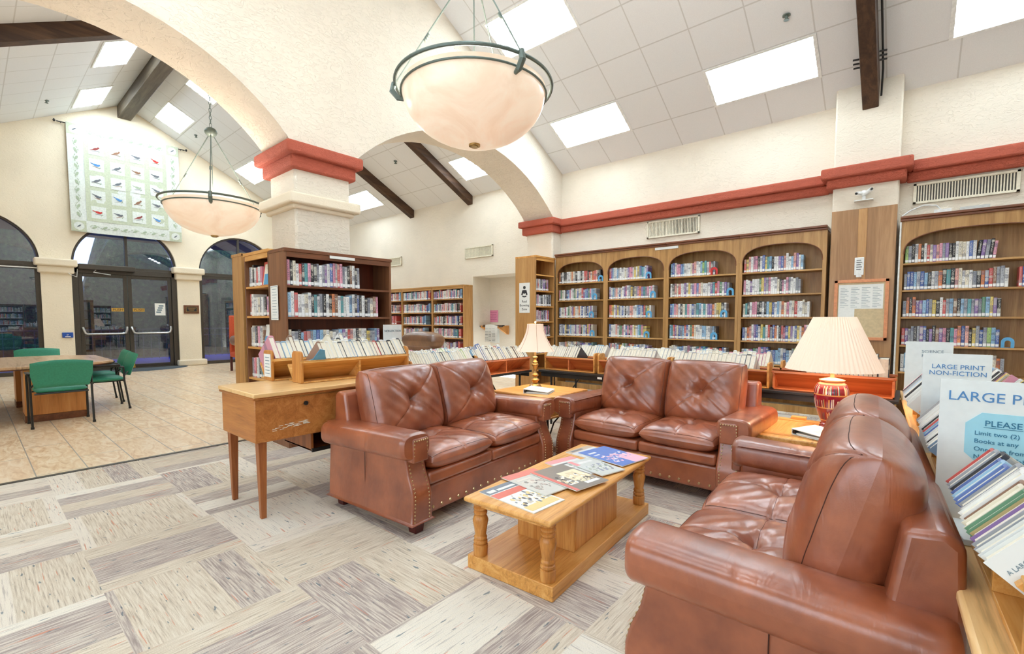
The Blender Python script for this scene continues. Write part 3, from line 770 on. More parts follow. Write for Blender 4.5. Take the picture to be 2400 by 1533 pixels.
def loveseat(label, loc, rz, W=1.66, seed=0):
    t = thing('loveseat', label, 'sofa', loc, rz, 'matching brown leather loveseats')
    hw = W / 2; ai = hw - .205          # inner face of the arm
    L = M['leather']
    b = MB(); b.box(-hw + .1, hw - .1, -.40, .40, .09, .275); b.build('base', L, t, .02)
    # front rail with its own big nails
    fr = MB(); fr.box(-ai - .02, ai + .02, -.425, -.38, .085, .275); o = fr.build('front_rail', L, t, .02)
    
    for k in range(16):
        st = MB(); studs(st, [((-ai + .05 + (2 * ai - .1) * k / 15, -.425, .125), (0, -1, 0))], .012); st.build('nailhead', M['nail'], o)
    for s in (-1, 1):
        m = MB(); m.box(min(s * .004, s * (ai - .004)), max(s * .004, s * (ai - .004)), -.445, .22, .28, .365); m.build('seat_band', L, t, .022, seg=3)
        m = MB(); pillow(m, s * ai / 2, -.13, .43, ai - .006, .68, .12, .035, tuft=.028, seam='+', seed=seed + s + 3, n=64, sm=(q := MB())); o = m.build('seat_cushion', L, t, smooth=179); q.build('seam', M['seam'], o)
        # back cushion leans back
        rot = Matrix.Rotation(R(90 - 16), 3, 'X')
        m = MB(); pillow(m, s * (ai / 2 + .012), .185, .715, ai + .035, .56, .235, .06, tuft=.042, seam='x', rot=rot, seed=seed + s + 8, n=72, sm=(q := MB()))
        o = m.build('back_cushion', L, t, smooth=179); q.build('seam', M['seam'], o)
    bk = MB(); bk.prism([(.20, .12), (.43, .09), (.455, .45), (.44, .80), (.40, .83), (.31, .82)], 'x', -hw + .11, hw - .11); o = bk.build('back_frame', L, t, .02, seg=3)
    # arms
    def fy(z):   # front outline of the arm
        P = [(.08, -.475), (.25, -.475), (.30, -.462), (.38, -.425), (.46, -.405), (.52, -.40), (.64, -.41)]
        for (a, ya), (c, yc) in zip(P, P[1:]):
            if z <= c: return ya + (yc - ya) * (z - a) / (c - a)
        return P[-1][1]
    for s in (-1, 1):
        a = MB(); zs = [.085, .2, .25, .28, .31, .34, .38, .42, .46, .52, .58, .62]
        out = lambda z: hw - .05 + (.0 if z > .4 else .018 * (1 - (z - .08) / .32))
        n = len(zs); vs = []
        for z in zs: vs += [(s * ai, fy(z), z), (s * out(z), fy(z), z), (s * out(z), .42, z), (s * ai, .42, z)]
        fs = []
        for i in range(n - 1):
            for k in range(4):
                q = (4*i+k, 4*i+(k+1) % 4, 4*i+4+(k+1) % 4, 4*i+4+k); fs.append(q if s > 0 else q[::-1])
        fs += [(3,2,1,0), (4*n-4, 4*n-3, 4*n-2, 4*n-1)]
        a.add(vs, fs); arm = a.build('arm', L, t, .014, seg=3)
        # rolled top
        rl = MB(); cx_, czz, rx, rz_ = hw - .098, .565, .118, .083
        def sec(v):
            q = 2 * math.pi * v; x = math.copysign(abs(math.cos(q)) ** .62, math.cos(q)) * rx; z = math.copysign(abs(math.sin(q)) ** .62, math.sin(q)) * rz_
            return x, z
        def f(u, v):
            x, z = sec(v); y = -.455 + u * .885; e = 1
            if u < .03: e = .86 + .14 * (u / .03) ** .5
            if u > .97: e = .9 + .1 * ((1 - u) / .03) ** .5
            sg = 1 - .035 * math.exp(-((u - .42) / .008) ** 2)
            drop = .025 * u
            return (s * (cx_ + x * e * sg), y, czz - drop + z * e * sg)
        rl.grid(f, 70, 32)
        for yy, q in ((-.455, 0), (.43, 1)):
            pts = [f(q, v / 32) for v in range(32)]; rl.add(pts, [tuple(range(32))])
        rl.build('arm_roll', L, t, smooth=55)
        # nail trim round the front panel
        nt = MB(); pts = []; x0, x1 = ai + .028, hw - .072
        for k in range(23):
            z = .10 + .50 * k / 22
            for x in (x0, x1 + (.02 * (1 - (z - .08) / .32) if z < .4 else 0)): pts.append(((s * x, fy(z) - (.0005 if z < .49 else .057), z), (0, -1, .12)))
        for k in range(1, 6): pts.append(((s * (x0 + (x1 - x0) * k / 6), fy(.6) - .058, .60), (0, -1, 0)))
        studs(nt, pts); nt.build('nailheads', M['nail'], arm)
        pn = MB(); pn.box(min(s * (x0 - .012), s * (x1 + .012)), max(s * (x0 - .012), s * (x1 + .012)), -.462, -.40, .46, .615); pn.build('arm_panel', L, arm, .012)
        sm = MB(); sm.tube([(s * (out(.3) + .001), .0, z) for z in (.1, .3, .48)], .0022, 4); sm.build('seam', M['seam'], arm)
    for sx in (-1, 1):
        for sy in (-1, 1):
            x, y = sx * (hw - .13), sy * .37 - (.03 if sy < 0 else -.0); l = MB()
            l.add([(x-.032,y-.032,0),(x+.032,y-.032,0),(x+.032,y+.032,0),(x-.032,y+.032,0),(x-.042,y-.042,.095),(x+.042,y-.042,.095),(x+.042,y+.042,.095),(x-.042,y+.042,.095)],
                  [(3,2,1,0),(4,5,6,7),(0,1,5,4),(1,2,6,5),(2,3,7,6),(3,0,4,7)]); l.build('leg', M['dark_wood'], t, .004)
    return t
loveseat('brown leather loveseat beside the worn wooden desk, left of the coffee table', (-2.79, 2.50, 0), R(90 + 4), 1.72, 1)
loveseat('brown leather loveseat facing the room, between the two table lamps', (-1.64, 3.92, 0), 0, 1.64, 21)
loveseat('brown leather loveseat in the right foreground, backing onto the book display table', (-.312, 2.24, 0), R(-90 + 3), 1.70, 41).scale = (1, .91, 1)

# coffee table
def coffee():
    t = thing('coffee_table', 'low oak coffee table with turned legs, spread with magazines', 'table', (-1.555, 2.365, 0), R(94))
    hx, hy = .665, .27     # local x = length
    p = MB(); p.box(-hx + .03, hx - .03, -hy, hy, 0, .075); p.build('plinth', M['oak'], t, .004)
    top = MB(); top.box(-hx, hx, -hy - .005, hy + .005, .375, .402); top.build('top', M['oak'], t, .012, seg=3)
    a = MB(); a.box(-hx + .05, hx - .05, -hy + .035, -hy + .055, .345, .376); a.box(-hx + .05, hx - .05, hy - .055, hy - .035, .345, .376)
    a.box(-hx + .05, -hx + .07, -hy + .04, hy - .04, .345, .376); a.box(hx - .07, hx - .05, -hy + .04, hy - .04, .345, .376); a.build('apron', M['oak'], t)
    c = MB(); c.box(-.28, .28, -.19, .19, .075, .376); c.build('cabinet', M['oak_z'], t, .003)
    for s in (-1, 1): MB().box(-.268, .268, s * .19 - .004, s * .19 + .004, .085, .34).build('door', M['oak_z'], t, .003)
    prof = [(.038, 0), (.04, .05), (.04, .055), (.031, .06), (.038, .068), (.038, .078), (.031, .084), (.036, .092), (.036, .10), (.03, .108), (.036, .15), (.043, .19), (.036, .212), (.029, .22), (.037, .228), (.037, .238), (.03, .245), (.038, .252), (.038, .262), (.031, .268), (.039, .276), (.04, .30)]
    for sx in (-1, 1):
        for sy in (-1, 1):
            l = MB(); l.lathe([(.001, 0)] + prof + [(.001, .30)], sx * (hx - .075), sy * (hy - .055), .076, 16); l.build('leg', M['oak_z'], t, smooth=40)
    return t
coffee()

# magazines
def magazine(label, x, y, ang, w, h, z, cols, kind):
    w, h = h, w
    t = thing('magazine', label, 'magazine', (x, y, z), R(ang - 90), 'magazines spread on the coffee table')
    b = MB(); b.box(-w/2, w/2, -h/2, h/2, 0, .004); b.box(-w/2 + .002, w/2 - .001, -h/2 + .001, h/2 - .001, .0005, .0046)
    b.build('pages', M['paper'], t)
    r = random.Random(int(x * 1000)); c = MB()
    mats = [plain('magazine_print_%s' % k, k_, .35, 0, .02) for k, k_ in zip('abcdef', cols)]
    c.box(-w/2, w/2, -h/2, h/2, .0046, .0054, 0)
    for (u0, u1, v0, v1, mi, k) in kind:
        c.box(-w/2 + u0 * w, -w/2 + u1 * w, -h/2 + v0 * h, -h/2 + v1 * h, .005, .0056 + k * .0002, mi)
    for _ in range(60):       # the busy cover picture
        u, v = r.uniform(.12, .88), r.uniform(.2, .58); s = r.uniform(.012, .045); n = r.randint(5, 9); a0 = r.uniform(0, 3)
        pts = [(-w/2 + u * w + s * w * math.cos(a0 + 2*math.pi*i/n) * r.uniform(.6, 1.3), -h/2 + v * h + s * h * math.sin(a0 + 2*math.pi*i/n)) for i in range(n)]
        c.prism(pts, 'z', .0056, .0061 + .00001 * _, r.choice((2, 2, 3, 3, 5, 5, 4)))
    o = c.build('cover', mats, t, smooth=None)
    return t
magazine('red and yellow banded newsletter nearest the camera end of the coffee table', -1.545, 1.885, 176, .40, .24, .402,
    [rgb(232,232,226), rgb(222,112,96), rgb(120,128,140), rgb(200,190,176), rgb(86,84,88), rgb(232,206,140)],
    [(0,1,.62,.78,1,1),(0,1,.8,1,2,1),(.05,.95,.05,.2,5,2),(.08,.3,.84,.92,0,3),(.35,.9,.84,.9,0,3)])
magazine('magazine with a crowd photo under a red masthead, second from the near end', -1.60, 2.115, 172, .37, .26, .4095,
    [rgb(206,204,196), rgb(226,130,120), rgb(150,146,140), rgb(190,170,160), rgb(96,90,88), rgb(220,214,204)],
    [(0,1,.8,1,1,1),(.08,.5,.66,.72,5,2),(.08,.4,.56,.6,5,2)])
magazine('dark magazine with a large pale hat on its cover', -1.50, 2.27, 170, .38, .27, .417,
    [rgb(140,132,124), rgb(224,120,112), rgb(240,228,196), rgb(226,208,170), rgb(70,66,66), rgb(236,236,232)],
    [(0,.1,0,1,1,1),(.4,.95,.3,.7,2,2),(.55,.8,.4,.62,3,3),(.15,.38,.2,.26,5,2),(.15,.35,.32,.36,5,2),(.5,.9,.1,.18,5,3)])
magazine('pale magazine with a pink corner, partly under the grey cover', -1.60, 2.51, 168, .34, .24, .402,
    [rgb(222,222,220), rgb(232,160,164), rgb(190,190,190), rgb(170,178,160), rgb(120,124,126), rgb(236,232,230)],
    [(0,1,.82,1,1,1),(.1,.5,.68,.74,4,2)])
magazine('magazine with a grey and green photo cover in the middle of the coffee table', -1.49, 2.565, 166, .31, .20, .4095,
    [rgb(206,210,206), rgb(232,150,154), rgb(150,156,180), rgb(160,172,150), rgb(110,112,128), rgb(228,228,226)],
    [(0,.16,.7,1,1,1),(.2,.8,.76,.86,5,2)])
magazine('magazine with a snowy cover under the blue one at the far end', -1.66, 2.83, 174, .30, .25, .402,
    [rgb(216,218,222), rgb(200,180,160), rgb(160,164,170), rgb(190,190,196), rgb(120,124,130), rgb(236,236,236)],
    [(0,1,.82,1,1,1),(.1,.6,.86,.94,4,2)])
magazine('blue magazine with pink and white flowers at the far end of the coffee table', -1.52, 2.845, 170, .38, .28, .409,
    [rgb(96,132,204), rgb(228,120,150), rgb(240,190,210), rgb(236,236,240), rgb(122,158,216), rgb(238,210,222)],
    [(.0,.4,.5,1,0,1),(.5,1,.0,.45,2,1),(.1,.36,.78,.84,3,2),(.1,.3,.66,.7,3,2)])

# worn desk
def desk():
    t = thing('writing_desk', 'worn brown desk on tapered legs with scratches and a keyhole', 'desk', (-3.545, 1.2, 0))
    b = MB(); b.box(-.30, .30, 0, 1.42, .525, .815); b.build('case', M['desk'], t, .006)
    l = MB(); l.box(-.315, .315, -.015, 1.43, .815, .835); l.build('lid', M['desk'], t, .008)
    br = MB(); br.box(.296, .302, .30, 1.4, .805, .815); br.build('brass_edge', M['brass'], t)
    k = MB(); k.M = Matrix.Rotation(R(90), 4, 'Y'); k.lathe([(.016, 0), (.016, .008), (.008, .008), (.008, .002), (.001, .002)], 0, 0, 0, 14); o = k.build('keyhole', M['black'], t, loc=(.302, .34, .755))
    sc_ = MB(); r = random.Random(2)
    for _ in range(26):
        y = r.uniform(.1, .34); z = r.uniform(.595, .625) + (y - .2) * .06; sc_.quad((.3008, y, z), (.3008, y + r.uniform(.01, .05), z + .001), (.3008, y + .03, z + r.uniform(.002, .006)), (.3008, y, z + .004))
    sc_.build('scratches', M['page'], t, smooth=None)
    for x, y in ((.255, .05), (-.255, .05), (.255, 1.37), (-.255, 1.37)):
        g = MB(); a, c = .028, .017
        g.add([(x-c,y-c,0),(x+c,y-c,0),(x+c,y+c,0),(x-c,y+c,0),(x-a,y-a,.525),(x+a,y-a,.525),(x+a,y+a,.525),(x-a,y+a,.525)], [(3,2,1,0),(4,5,6,7),(0,1,5,4),(1,2,6,5),(2,3,7,6),(3,0,4,7)])
        g.build('leg', M['desk_leg'], t, .003)
    s = MB(); s.box(-.25, .2, .42, .44, .37, .525); s.box(-.25, .2, .42, 1.3, .37, .385); s.box(-.25, .2, 1.28, 1.3, .37, .525); s.box(-.25, -.24, .42, 1.3, .37, .525); o = s.build('hanging_tray', M['desk_leg'], t, .003)
    e = MB(); e.box(.2, .215, .42, 1.3, .362, .39); e.build('tray_edge', M['black'], o, .004)
desk()
tag(MB().build('x', M['maple']) if False else (lambda m: m.build('display_board', M['maple'], None, .006))(MB().box(-3.84, -3.19, 1.175, 2.62, .836, .866)), 'loose pale wooden board lying on top of the worn desk', 'board')

# ---------------------------------------------------------------- lamps, end tables, binders
def end_table():
    t = thing('end_table', 'square oak end table with black folding legs between two loveseats', 'table', (-2.95, 3.92, 0))
    m = MB(); m.box(-.365, .365, -.355, .355, .575, .602); m.build('top', M['oak'], t, .01, seg=3)
    m = MB(); m.box(-.335, .335, -.325, .325, .39, .577); m.box(-.35, .35, -.34, .34, .38, .40); m.build('apron', M['oak'], t, .005)
    for sx in (-1, 1):
        for sy in (-1, 1):
            g = MB(); g.tube([(sx * .32, sy * .31, 0), (sx * .32, sy * .31, .385)], .012); g.tube([(sx * .32, sy * .31, .17), (sx * .30, sy * .25, .2), (sx * .30, sy * .18, .32), (sx * .30, sy * .06, .385)], .008); g.build('leg', M['black'], t)
end_table()
def shade_pleated(mb, r0, r1, z0, z1, n, amp, bell=0):
    def f(u, v):
        a = 2 * math.pi * u; k = 1 - v; r = r1 + (r0 - r1) * (k if not bell else k ** bell)
        return ((r + amp * math.cos(a * n)) * math.cos(a), (r + amp * math.cos(a * n)) * math.sin(a), z0 + (z1 - z0) * v)
    mb.grid(f, n * 4, 12)
def binder(label, x, y, z, rz, w, d, name='ring_binder'):
    t = thing(name, label, 'binder', (x, y, z), R(rz))
    m = MB(); m.prism([(-w/2, 0), (-w/2, .045), (w/2, .022), (w/2, .017), (-w/2 + .006, .038), (-w/2 + .006, .005), (w/2, .004), (w/2, 0)], 'y', -d/2, d/2); m.build('cover', M['card'], t, .001)
    m = MB(); m.box(-w/2 + .03, w/2 - .01, -d/2 + .01, d/2 - .01, .006, .015); m.build('pages', M['paper'], t)
    m = MB(); m.tube([(-w/2 + .018, -d/2 + .04, .022 + 0), (-w/2 + .018, -d/2 + .001, .022)], .011, 10); m.build('spine_ring', M['black'], t)
    m = MB()
    m.M = Matrix.Translation((0, 0, .0335)) @ Matrix.Rotation(math.atan2(.023, w), 4, 'Y')
    for k in range(5): m.box(-.06, .07, .06 - .03 * k, .063 - .03 * k, .0005, .0012)
    m.build('cover_print', M['grey_ink'], t)
def brass_lamp():
    t = thing('table_lamp', 'brass candlestick lamp with a white bell shade on the oak end table', 'lamp', (-3.10, 4.02, .602))
    pr_ = [(.001,0),(.075,0),(.075,.008),(.062,.02),(.062,.03),(.045,.045),(.03,.055),(.03,.07),(.045,.085),(.046,.095),(.028,.11),(.02,.125),(.036,.14),(.038,.155),(.022,.17),(.018,.19),(.02,.22),(.028,.245),(.038,.26),(.038,.275),(.026,.285),(.03,.30),(.018,.315),(.014,.335),(.03,.35),(.03,.358),(.014,.368),(.012,.42),(.001,.42)]
    m = MB(); m.lathe([(r, z * .93) for r, z in pr_], n=24); m.build('base', M['brass'], t, smooth=50)
    m = MB()
    def f(u, v):
        a = 2 * math.pi * u; r = .088 + .122 * (1 - v) ** 1.75
        k = abs(math.sin(a * 3)); r *= (1 - .035 * (1 - k) ** 2)
        return (r * math.cos(a), r * math.sin(a), .40 + .295 * v)
    m.grid(f, 96, 16); m.build('lamp_shade', M['shade'], t, smooth=60)
    m = MB()
    for k in range(6):
        a = 2 * math.pi * k / 6 + .26; m.tube([((.088 + .122 * (1 - v) ** 1.75) * math.cos(a), (.088 + .122 * (1 - v) ** 1.75) * math.sin(a), .40 + .295 * v) for v in (0, .2, .4, .6, .8, 1)], .0022, 5)
    m.build('shade_rib', M['stitch'], t)
    m = MB(); m.tube([(0, 0, .39), (0, 0, .70)], .004); m.ball((0, 0, .715), .012); m.build('finial', M['shade'], t)
    ld = bpy.data.lights.new('bulb', 'POINT'); ld.energy = 3.5; ld.color = (1, .78, .55); ld.shadow_soft_size = .05
    lo = bpy.data.objects.new('bulb', ld); C.objects.link(lo); lo.parent = t; lo.location = (0, 0, .52)
brass_lamp()
binder('white ring binder lying in front of the brass lamp', -2.86, 3.78, .602, 20, .26, .26)

def book_lamp():
    t = thing('table_lamp', 'ceramic lamp painted with bookshelves under a wide pleated shade, beside the wood trunk', 'lamp', (-.44, 4.33, .505))
    prof = [(.001,0),(.072,0),(.075,.012),(.066,.022),(.07,.032),(.062,.04),(.064,.05),(.085,.10),(.103,.16),(.115,.22),(.118,.27),(.112,.31),(.095,.345),(.07,.362),(.058,.366)]
    m = MB(); m.lathe(prof, n=48)
    cm = NT('painted_bookshelf_ceramic'); x, y, z = cm.sep(cm.co())
    ang = cm.math('ARCTAN2', y, x); u = cm.math('MULTIPLY', ang, 22.0); 
    h = cm.N('ShaderNodeTexWhiteNoise', {'Vector': cm.comb(cm.math('FLOOR', u), cm.math('FLOOR', cm.math('DIVIDE', cm.math('SUBTRACT', z, .06), .10)))}, noise_dimensions='2D').outputs[0]
    bc = cm.ramp(h, [(0, rgb(132,26,44)), (.4, rgb(232,214,182)), (.5, rgb(44,96,100)), (.56, rgb(132,26,44)), (.68, rgb(214,150,84)), (.76, rgb(90,40,92)), (.82, rgb(240,232,216)), (.9, rgb(132,26,44))], 'CONSTANT')
    zz = cm.math('FRACT', cm.math('DIVIDE', cm.math('SUBTRACT', z, .06), .10)); top = cm.math('GREATER_THAN', zz, cm.math('MULTIPLY_ADD', h, .3, .5))
    c = cm.mix(top, bc, rgb(140, 24, 44)); c = cm.mix(cm.math('LESS_THAN', zz, .09), c, rgb(206, 150, 96))
    c = cm.mix(cm.math('LESS_THAN', cm.math('ABSOLUTE', cm.math('SUBTRACT', cm.math('FRACT', u), .5)), .44), rgb(90, 30, 34), c)
    c = cm.mix(cm.math('GREATER_THAN', z, .345), c, rgb(222, 160, 116)); c = cm.mix(cm.math('LESS_THAN', z, .055), c, rgb(150, 52, 56))
    cm.set(Base_Color=c, Roughness=.15); cm.b.inputs['Coat Weight'].default_value = .6
    m.build('vase', cm.m, t, smooth=50)
    m = MB(); m.lathe([(.058,.362),(.082,.366),(.086,.376),(.05,.386),(.016,.394),(.012,.42),(.018,.425),(.012,.44),(.012,.47),(.001,.47)], n=28); m.build('collar', plain('pink_copper', rgb(226, 152, 112), .35), t)
    m = MB(); shade_pleated(m, .315, .135, .455, .86, 60, .0042); m.build('lamp_shade', M['shade'], t, smooth=80)
    ld = bpy.data.lights.new('bulb', 'POINT'); ld.energy = 6; ld.color = (1, .74, .52); ld.shadow_soft_size = .05
    lo = bpy.data.objects.new('bulb', ld); C.objects.link(lo); lo.parent = t; lo.location = (0, 0, .6)
book_lamp()
def trunk():
    t = thing('wooden_trunk', 'rustic wooden trunk used as a side table beside the ceramic lamp', 'trunk', (-.50, 4.17, 0), R(0))
    m = MB(); m.box(-.34, .34, -.40, .40, .04, .45); m.build('body', M['oak'], t, .008)
    m = MB(); m.box(-.355, .355, -.41, .41, .452, .50); o = m.build('lid', M['oak_y'], t, .012)
    m = MB()
    for y in (-.3, .3): m.box(-.36, .36, y - .03, y + .03, .498, .504)
    m.build('batten', M['oak'], o, .002)
    m = MB(); m.box(-.24, -.13, .35, .41, .50, .525); m.build('hinge_block', M['oak'], t, .004)
    m = MB(); m.tube([(-.357, -.1, .44), (-.375, -.05, .43), (-.375, .05, .43), (-.357, .1, .44)], .008); m.build('handle', M['black'], t)
    m = MB()
    for sx in (-1, 1):
        for sy in (-1, 1): m.box(sx * .3 - .03, sx * .3 + .03, sy * .36 - .03, sy * .36 + .03, 0, .045)
    m.build('foot', M['dark_wood'], t)
trunk()
binder('open white binder with a printed sheet in front of the ceramic lamp', -.42, 3.95, .505, -25, .34, .27, 'ring_binder')

# ---------------------------------------------------------------- green chairs and table
def green_chair(label, x, y, rz):
    t = thing('armchair', label, 'chair', (x, y, 0), R(rz), 'green chairs at the octagonal table')
    def pad(name, fn):
        m = MB(); m.grid(fn, 16, 12); return m
    m = MB(); pillow(m, 0, -.02, .455, .50, .47, .05, .02, n=20, seam=''); m.build('seat', M['green'], t, smooth=60)
    m = MB()
    for s in (0, 1):
        def f(u, v, s=s):
            x = -.285 + .57 * u; k = 1 - (abs(2 * u - 1)) ** 8; z = .50 + (.315 + .03 * (1 - (2 * u - 1) ** 2)) * v
            taper = .88 + .12 * min(1, v * 2); e = max(0, k * (1 - abs(2 * v - 1) ** 10)) ** .5
            y = .235 + .10 * (v ** 1.3) - .045 * (1 - (2*u-1) ** 2) + .045
            return (x * taper, y + (.028 * e if s else -.02 * e), z)
        m.grid(f, 18, 14)
    m.build('backrest', M['green'], t, smooth=60)
    m = MB(); m.box(-.22, .22, -.2, .2, .415, .435); m.tube([(-.25, -.15, .42), (.25, -.15, .42)], .011); m.tube([(-.25, .2, .42), (.25, .2, .42)], .011); m.build('seat_frame', M['black'], t)
    for s in (-1, 1):
        m = MB(); m.tube([(s * .285, -.235, .012), (s * .285, -.23, .4), (s * .287, -.21, .60), (s * .287, -.17, .645), (s * .287, -.1, .655), (s * .285, .12, .65), (s * .283, .2, .63)], .0125, 8); m.build('front_leg', M['black'], t)
        m = MB(); m.tube([(s * .283, .25, .012), (s * .283, .2, .42), (s * .283, .195, .635)], .0125, 8); m.tube([(s * .283, .2, .5), (s * .24, .25, .56)], .010, 6); m.build('rear_leg', M['black'], t)
        m = MB(); m.box(s * .287 - .022, s * .287 + .022, -.16, .16, .655, .68); m.build('armrest', M['black'], t, .008)
        for yy in (-.235, .25):
            f = MB(); f.lathe([(.001, 0), (.018, 0), (.016, .03), (.001, .03)], s * .284, yy, 0, 10); f.build('foot_cap', M['black'], t)
green_chair('green chair with its back to the camera, nearest the camera at the octagonal table', -8.36, .75, -90)
green_chair('green chair at the right end of the octagonal table, the nearer of two', -9.22, 1.30, 0)
green_chair('green chair at the right end of the octagonal table, the farther of two', -10.0, 1.36, 0)
green_chair('green chair on the far side of the octagonal table, only its back top showing', -11.25, .78, 90)
green_chair('green chair at the lower left edge, its seat cut by the picture frame', -9.0, -.12, 180)
def octo_table():
    t = thing('octagonal_table', 'large beige laminate table with cut corners on two wooden pedestals', 'table', (-9.75, .45, 0))
    P = [(1.15, -.55), (1.15, .45), (.72, .95), (-.72, .95), (-1.2, .5), (-1.2, -.6), (-.72, -1.1), (.72, -1.1)]
    m = MB(); m.prism(P, 'z', .705, .74); m.build('top', M['table_top'], t, .006)
    m = MB(); m.prism([(x * .985, y * .985) for x, y in P], 'z', .69, .706); m.build('edge_band', M['walnut'], t)
    for x in (.88, -.75):
        m = MB(); m.box(x - .2, x + .2, -.01, .58, .09, .69); o = m.build('pedestal', M['pedestal'], t, .004)
        m = MB(); m.box(x - .205, x + .205, -.015, .585, 0, .09); m.build('kickplate', M['walnut'], o)
    m = MB(); m.box(-.6, .7, .25, .32, .5, .69); m.build('stretcher', M['black'], t)
octo_table()
# orange seat beyond
def orange_seat():
    t = thing('high_back_chair', 'orange high-backed chair half hidden behind the tan bookcase end', 'chair', (-13.2, 4.72, 0))
    m = MB(); m.box(-.28, -.2, -.3, .3, .45, 1.44); m.build('backrest', M['orange'], t, .03)
    m = MB(); m.box(-.28, .3, -.3, .3, .36, .5); m.build('seat', M['orange'], t, .04)
    m = MB(); pillow(m, .1, -.2, .8, .5, .3, .2, .04, n=14, seam=''); m.build('arm_cushion', M['leather2'], t)
    for sx in (-.25, .25):
        for sy in (-.27, .27):
            l = MB(); l.box(sx - .025, sx + .025, sy - .025, sy + .025, 0, .37); l.build('leg', M['dark_wood'], t)
orange_seat()
def recliner():
    t = thing('recliner', 'dark brown leather recliner, only its padded headrest showing above the books', 'chair', (-7.2, 5.75, 0), R(180))
    m = MB(); pillow(m, 0, -.0, .93, .98, .36, .24, .06, n=30, seam=''); m.build('headrest', M['leather2'], t, smooth=70)
    m = MB(); m.box(-.42, .42, -.05, .17, .3, .86); m.build('backrest', M['leather2'], t, .05, seg=3)
    m = MB(); m.box(-.32, .32, -.6, .0, .25, .48); m.build('seat', M['leather2'], t, .05, seg=3)
    for s in (-1, 1):
        m = MB(); m.box(s * .42 - .1, s * .42 + .1, -.6, .1, .02, .62); m.build('arm', M['leather2'], t, .05, seg=3)
recliner()
# small charging stand things in the alcove
t = thing('posted_note', 'pink printed sheet on the alcove wall above the newspaper rack', 'notice', (-8.0, 8.655, 1.42))
MB().box(-.15, .15, -.004, .0, -.15, .15).build('sheet', M['pink'], t)
m = MB()
for k in range(5): m.box(-.11, .11 - .02 * (k % 2), -.006, -.004, .09 - .045 * k, .1 - .045 * k)
m.build('print', plain('pink_print', rgb(200, 96, 140), .7), t)
t = thing('newspaper_rack', 'black rod newspaper rack on wooden brackets in the alcove', 'rack', (-7.78, 8.4, 1.19))
m = MB()
for y in (0, -.06, -.12): m.tube([(-.36, y, -.02 * (y < -.03)), (.36, y, -.02 * (y < -.03))], .014)
m.build('rod', M['black'], t)
for s in (-1, 1):
    m = MB(); m.prism([(.25, .0), (-.14, .0), (-.14, -.05), (.2, -.22), (.25, -.22)], 'x', s * .27 - .03, s * .27 + .03); m.build('bracket', M['oak_z'], t, .005)
t = thing('newspaper', 'newspaper draped over the rods of the alcove rack', 'newspaper', (-7.70, 8.29, 1.18))
m = MB()
for s, off in ((-1, -.03), (1, .03)):
    m.grid(lambda u, v, off=off: (-.2 + .4 * u, -.02 + off + off * .6 * v + .01 * math.sin(9 * u), .025 - .42 * v + .015 * math.sin(5 * u)), 12, 10)
m.build('sheets', M['paper'], t)
m = MB(); r = random.Random(5)
for k in range(9):
    z = -.06 - .035 * k
    for x in (-.17, -.05, .06): m.box(x, x + (.1 if x != -.05 else .08), -.085, -.083 - .004, z - .018, z) if r.random() < .55 else m.box(x, x + .09, -.085, -.088, z - .006, z)
m.build('print', plain('newsprint', rgb(176, 176, 172), .8), t)

# ================================================================ BOOKCASES AND BOOKS
PAL = {'w': (228,228,224), 'c': (226,216,190), 'k': (40,40,46), 'b': (44,74,150), 'l': (130,178,214), 'r': (196,52,48), 'p': (218,134,158), 'y': (226,196,84),
       'g': (56,112,74), 't': (60,142,146), 'u': (112,76,146), 'o': (220,116,56), 'n': (118,74,50), 'e': (138,142,150), 'v': (158,200,96), 's': (224,150,134)}
PAL = {k: tuple(c + (236 - c) * (.22 if k != 'k' else .08) for c in v) for k, v in PAL.items()}
CN = {'w': 'white', 'c': 'cream', 'k': 'black', 'b': 'blue', 'l': 'light blue', 'r': 'red', 'p': 'pink', 'y': 'yellow', 'g': 'dark green', 't': 'teal', 'u': 'purple', 'o': 'orange', 'n': 'brown', 'e': 'grey', 'v': 'lime green', 's': 'salmon'}
ORD = ['first','second','third','fourth','fifth','sixth','seventh','eighth','ninth','tenth','eleventh','twelfth','thirteenth','fourteenth','fifteenth','sixteenth','seventeenth','eighteenth','nineteenth','twentieth',
       'twenty-first','twenty-second','twenty-third','twenty-fourth','twenty-fifth','twenty-sixth','twenty-seventh','twenty-eighth','twenty-ninth','thirtieth','thirty-first','thirty-second','thirty-third','thirty-fourth']
def unit_book():
    m = MB()   # x thickness, y depth with the spine at 0, z height; hollow cover
    m.box(0, .07, .0, 1, 0, 1); m.box(.93, 1, .0, 1, 0, 1)
    m.add([(0,0,0),(.07,.03,0),(.93,.03,0),(1,0,0),(.85,-.022,0),(.5,-.032,0),(.15,-.022,0),(0,0,1),(.07,.03,1),(.93,.03,1),(1,0,1),(.85,-.022,1),(.5,-.032,1),(.15,-.022,1)],
          [(6,5,4,3,2,1,0),(7,8,9,10,11,12,13)] + [(i, (i+1) % 7, (i+1) % 7 + 7, i + 7) for i in range(7)])
    return m
UB = unit_book()
PG = MB().box(.07, .93, .03, .965, .025, .975)
LB = MB().add([(.06,-.03,.05),(.94,-.03,.05),(.94,-.03,.185),(.06,-.03,.185),(.06,.0,.05),(.94,.0,.05),(.94,.0,.185),(.06,.0,.185),(.5,-.04,.05),(.5,-.04,.185)],
              [(0,8,9,3),(8,1,2,9),(4,0,3,7),(1,5,6,2),(3,9,2,6,7),(0,4,5,1,8)])
proto = {}
